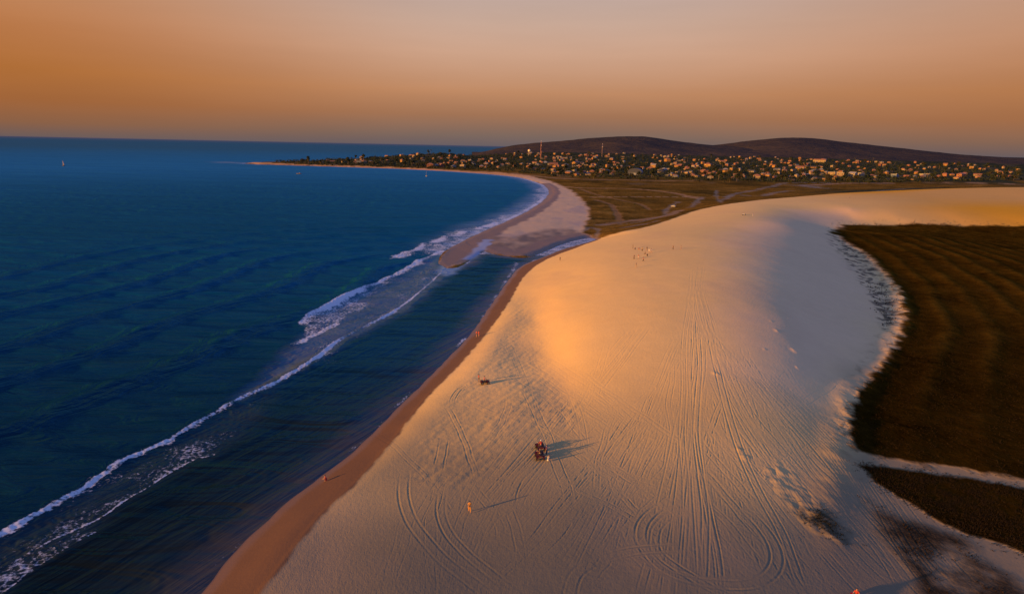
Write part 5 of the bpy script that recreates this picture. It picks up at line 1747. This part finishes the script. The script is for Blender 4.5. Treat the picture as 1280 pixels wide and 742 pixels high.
def boat(px, py, L, rz, hull, sail, label, mast_h=0):
    X_, Y_ = ground(np.array(float(px)), np.array(float(py)), 0.0)
    root = empty('boat', (float(X_), float(Y_), 0.0), rz); tag(root, label, 'boat', 'boats in the bay')
    bm = bmesh.new(); rings = []
    for k in range(9):
        t = k / 8; y = (t - .5) * L; wd = L * .14 * math.sin(min(1, .22 + t * .9) * math.pi) ** .6 if k < 8 else .03
        sh = .9 + .5 * t * t
        rings.append([bm.verts.new(p) for p in ((-wd, y, sh), (-wd * .8, y, .1), (0, y, -.4), (wd * .8, y, .1), (wd, y, sh))])
    for a, b in zip(rings, rings[1:]):
        for i in range(4):
            bm.faces.new((a[i], a[i + 1], b[i + 1], b[i]))
        bm.faces.new((a[4], a[0], b[0], b[4]))
    bm.faces.new(rings[0]); bmesh.ops.recalc_face_normals(bm, faces=bm.faces)
    bm_obj('hull', bm, hull, root)
    bm = bmesh.new(); b_box(bm, (0, -L * .16, 1.45), (L * .15, L * .24, 1.1), None, .85); bm_obj('cabin', bm, pmat('cabin_paint', (.06, .055, .06), .6), root)
    if mast_h:
        bm = bmesh.new(); b_tube(bm, (0, L * .08, .9), (0, L * .08, mast_h), .12, .06); b_tube(bm, (0, L * .08, 1.9), (0, -L * .42, 1.8), .07); bm_obj('mast', bm, pmat('spar_wood', (.3, .22, .15), .6), root)
    if sail:
        bm = bmesh.new(); b_poly(bm, [(0.02, L * .06, 2.0), (.5, -L * .4, 1.95), (.1, L * .05, mast_h * .97)]); bm_obj('sail', bm, sail, root)


boat(79, 207.5, 9.5, .9, pmat('dark_hull', (.03, .025, .04), .5), pmat('sail_cloth', (.10, .085, .12), .9), 'small boat with pale lilac sail alone on the open sea at left', 10)
boat(373.5, 217.5, 9.0, 1.4, pmat('dark_hull', (.03, .025, .04), .5), None, 'low dark boat lying off the headland', 0)
boat(533, 220.5, 8.0, .5, pmat('pale_hull', (.2, .19, .18), .5), None, 'pale boat with bare mast anchored close to the far beach', 9)

# ------------------------------------------------------------------ grass tufts
tuft = leaf_mat('dry_grass', (.007, .004, .001, 1), (.020, .010, .0025, 1)); tuftg = leaf_mat('green_grass', (.007, .007, .004, 1), (.016, .014, .007, 1))


def tufts(name, poly, n, label, mat, hh=(.08, .20), wid=.36, seed=3, ymax=260, thin=0.0):
    rn = np.random.default_rng(seed)
    lo, hi_ = poly.min(0) - 3, np.minimum(poly.max(0) + 3, [300, ymax])
    P_ = rn.uniform(lo, hi_, (n * 4, 2))
    s = poly_sd(P_[:, 0], P_[:, 1], poly[:, 0], poly[:, 1])
    rq = np.hypot(P_[:, 0], P_[:, 1])
    ok = (s > rn.normal(.4, 1.3, len(s))) & (fbm(P_[:, 0] / 4, P_[:, 1] / 4, 3, 501) > thin + rn.uniform(-.45, .25, len(s))) & (rn.random(len(s)) < (95 / rq) ** 1.2)
    px_, py_ = project(P_[:, 0], P_[:, 1], np.full(len(P_), 2.0)); ok &= (px_ < 1420)
    P_ = P_[ok][:n]
    z = base_height(P_[:, 0], P_[:, 1]); z = z + relief(P_[:, 0], P_[:, 1], z, z)
    nb = 4
    B = np.repeat(np.column_stack([P_, z - .03]), nb, 0)
    a = rn.uniform(0, 6.283, len(B)); h_ = rn.uniform(*hh, len(B)); ln_ = rn.uniform(.1, .5, len(B)) * h_; ww = wid * rn.uniform(.25, .5, len(B))
    c_, s_ = np.cos(a), np.sin(a); off = rn.normal(0, .13, (len(B), 2))
    b0 = B.copy(); b0[:, :2] += off
    v1 = b0 + np.stack([-s_ * ww / 2, c_ * ww / 2, 0 * a], 1); v2 = b0 + np.stack([s_ * ww / 2, -c_ * ww / 2, 0 * a], 1); v3 = b0 + np.stack([c_ * ln_, s_ * ln_, h_], 1)
    Vt = np.stack([v1, v2, v3], 1).reshape(-1, 3).astype(np.float32); nt = len(B)
    me = bpy.data.meshes.new(name); me.vertices.add(nt * 3); me.vertices.foreach_set('co', Vt.ravel()); me.loops.add(nt * 3); me.loops.foreach_set('vertex_index', np.arange(nt * 3, dtype=np.int32))
    me.polygons.add(nt); me.polygons.foreach_set('loop_start', np.arange(0, nt * 3, 3, dtype=np.int32)); me.update(calc_edges=True); me.materials.append(mat)
    tag(link(bpy.data.objects.new(name, me)), label, None, None, 'stuff')


tufts('field_grass', FIELD, 26000, 'dry brown grass covering the field inside the dune', tuft, seed=3)
tufts('field_grass', FIELD2, 16000, 'dry brown grass between the two sandy tracks', tuft, seed=4)
tufts('sparse_grass', FIELD3, 350, 'sparse grass by the track in the lower right corner', tuft, seed=5, thin=.3, hh=(.1, .28))
tufts('green_patch', PATCH, 420, 'isolated dark green patch of low plants on the sand', tuftg, seed=6, hh=(.08, .24), thin=.1)
tufts('gully_grass', GULLY, 3500, 'dark scrub in the strip between slip face and field', tuft, seed=7, thin=.1, hh=(.3, .7))
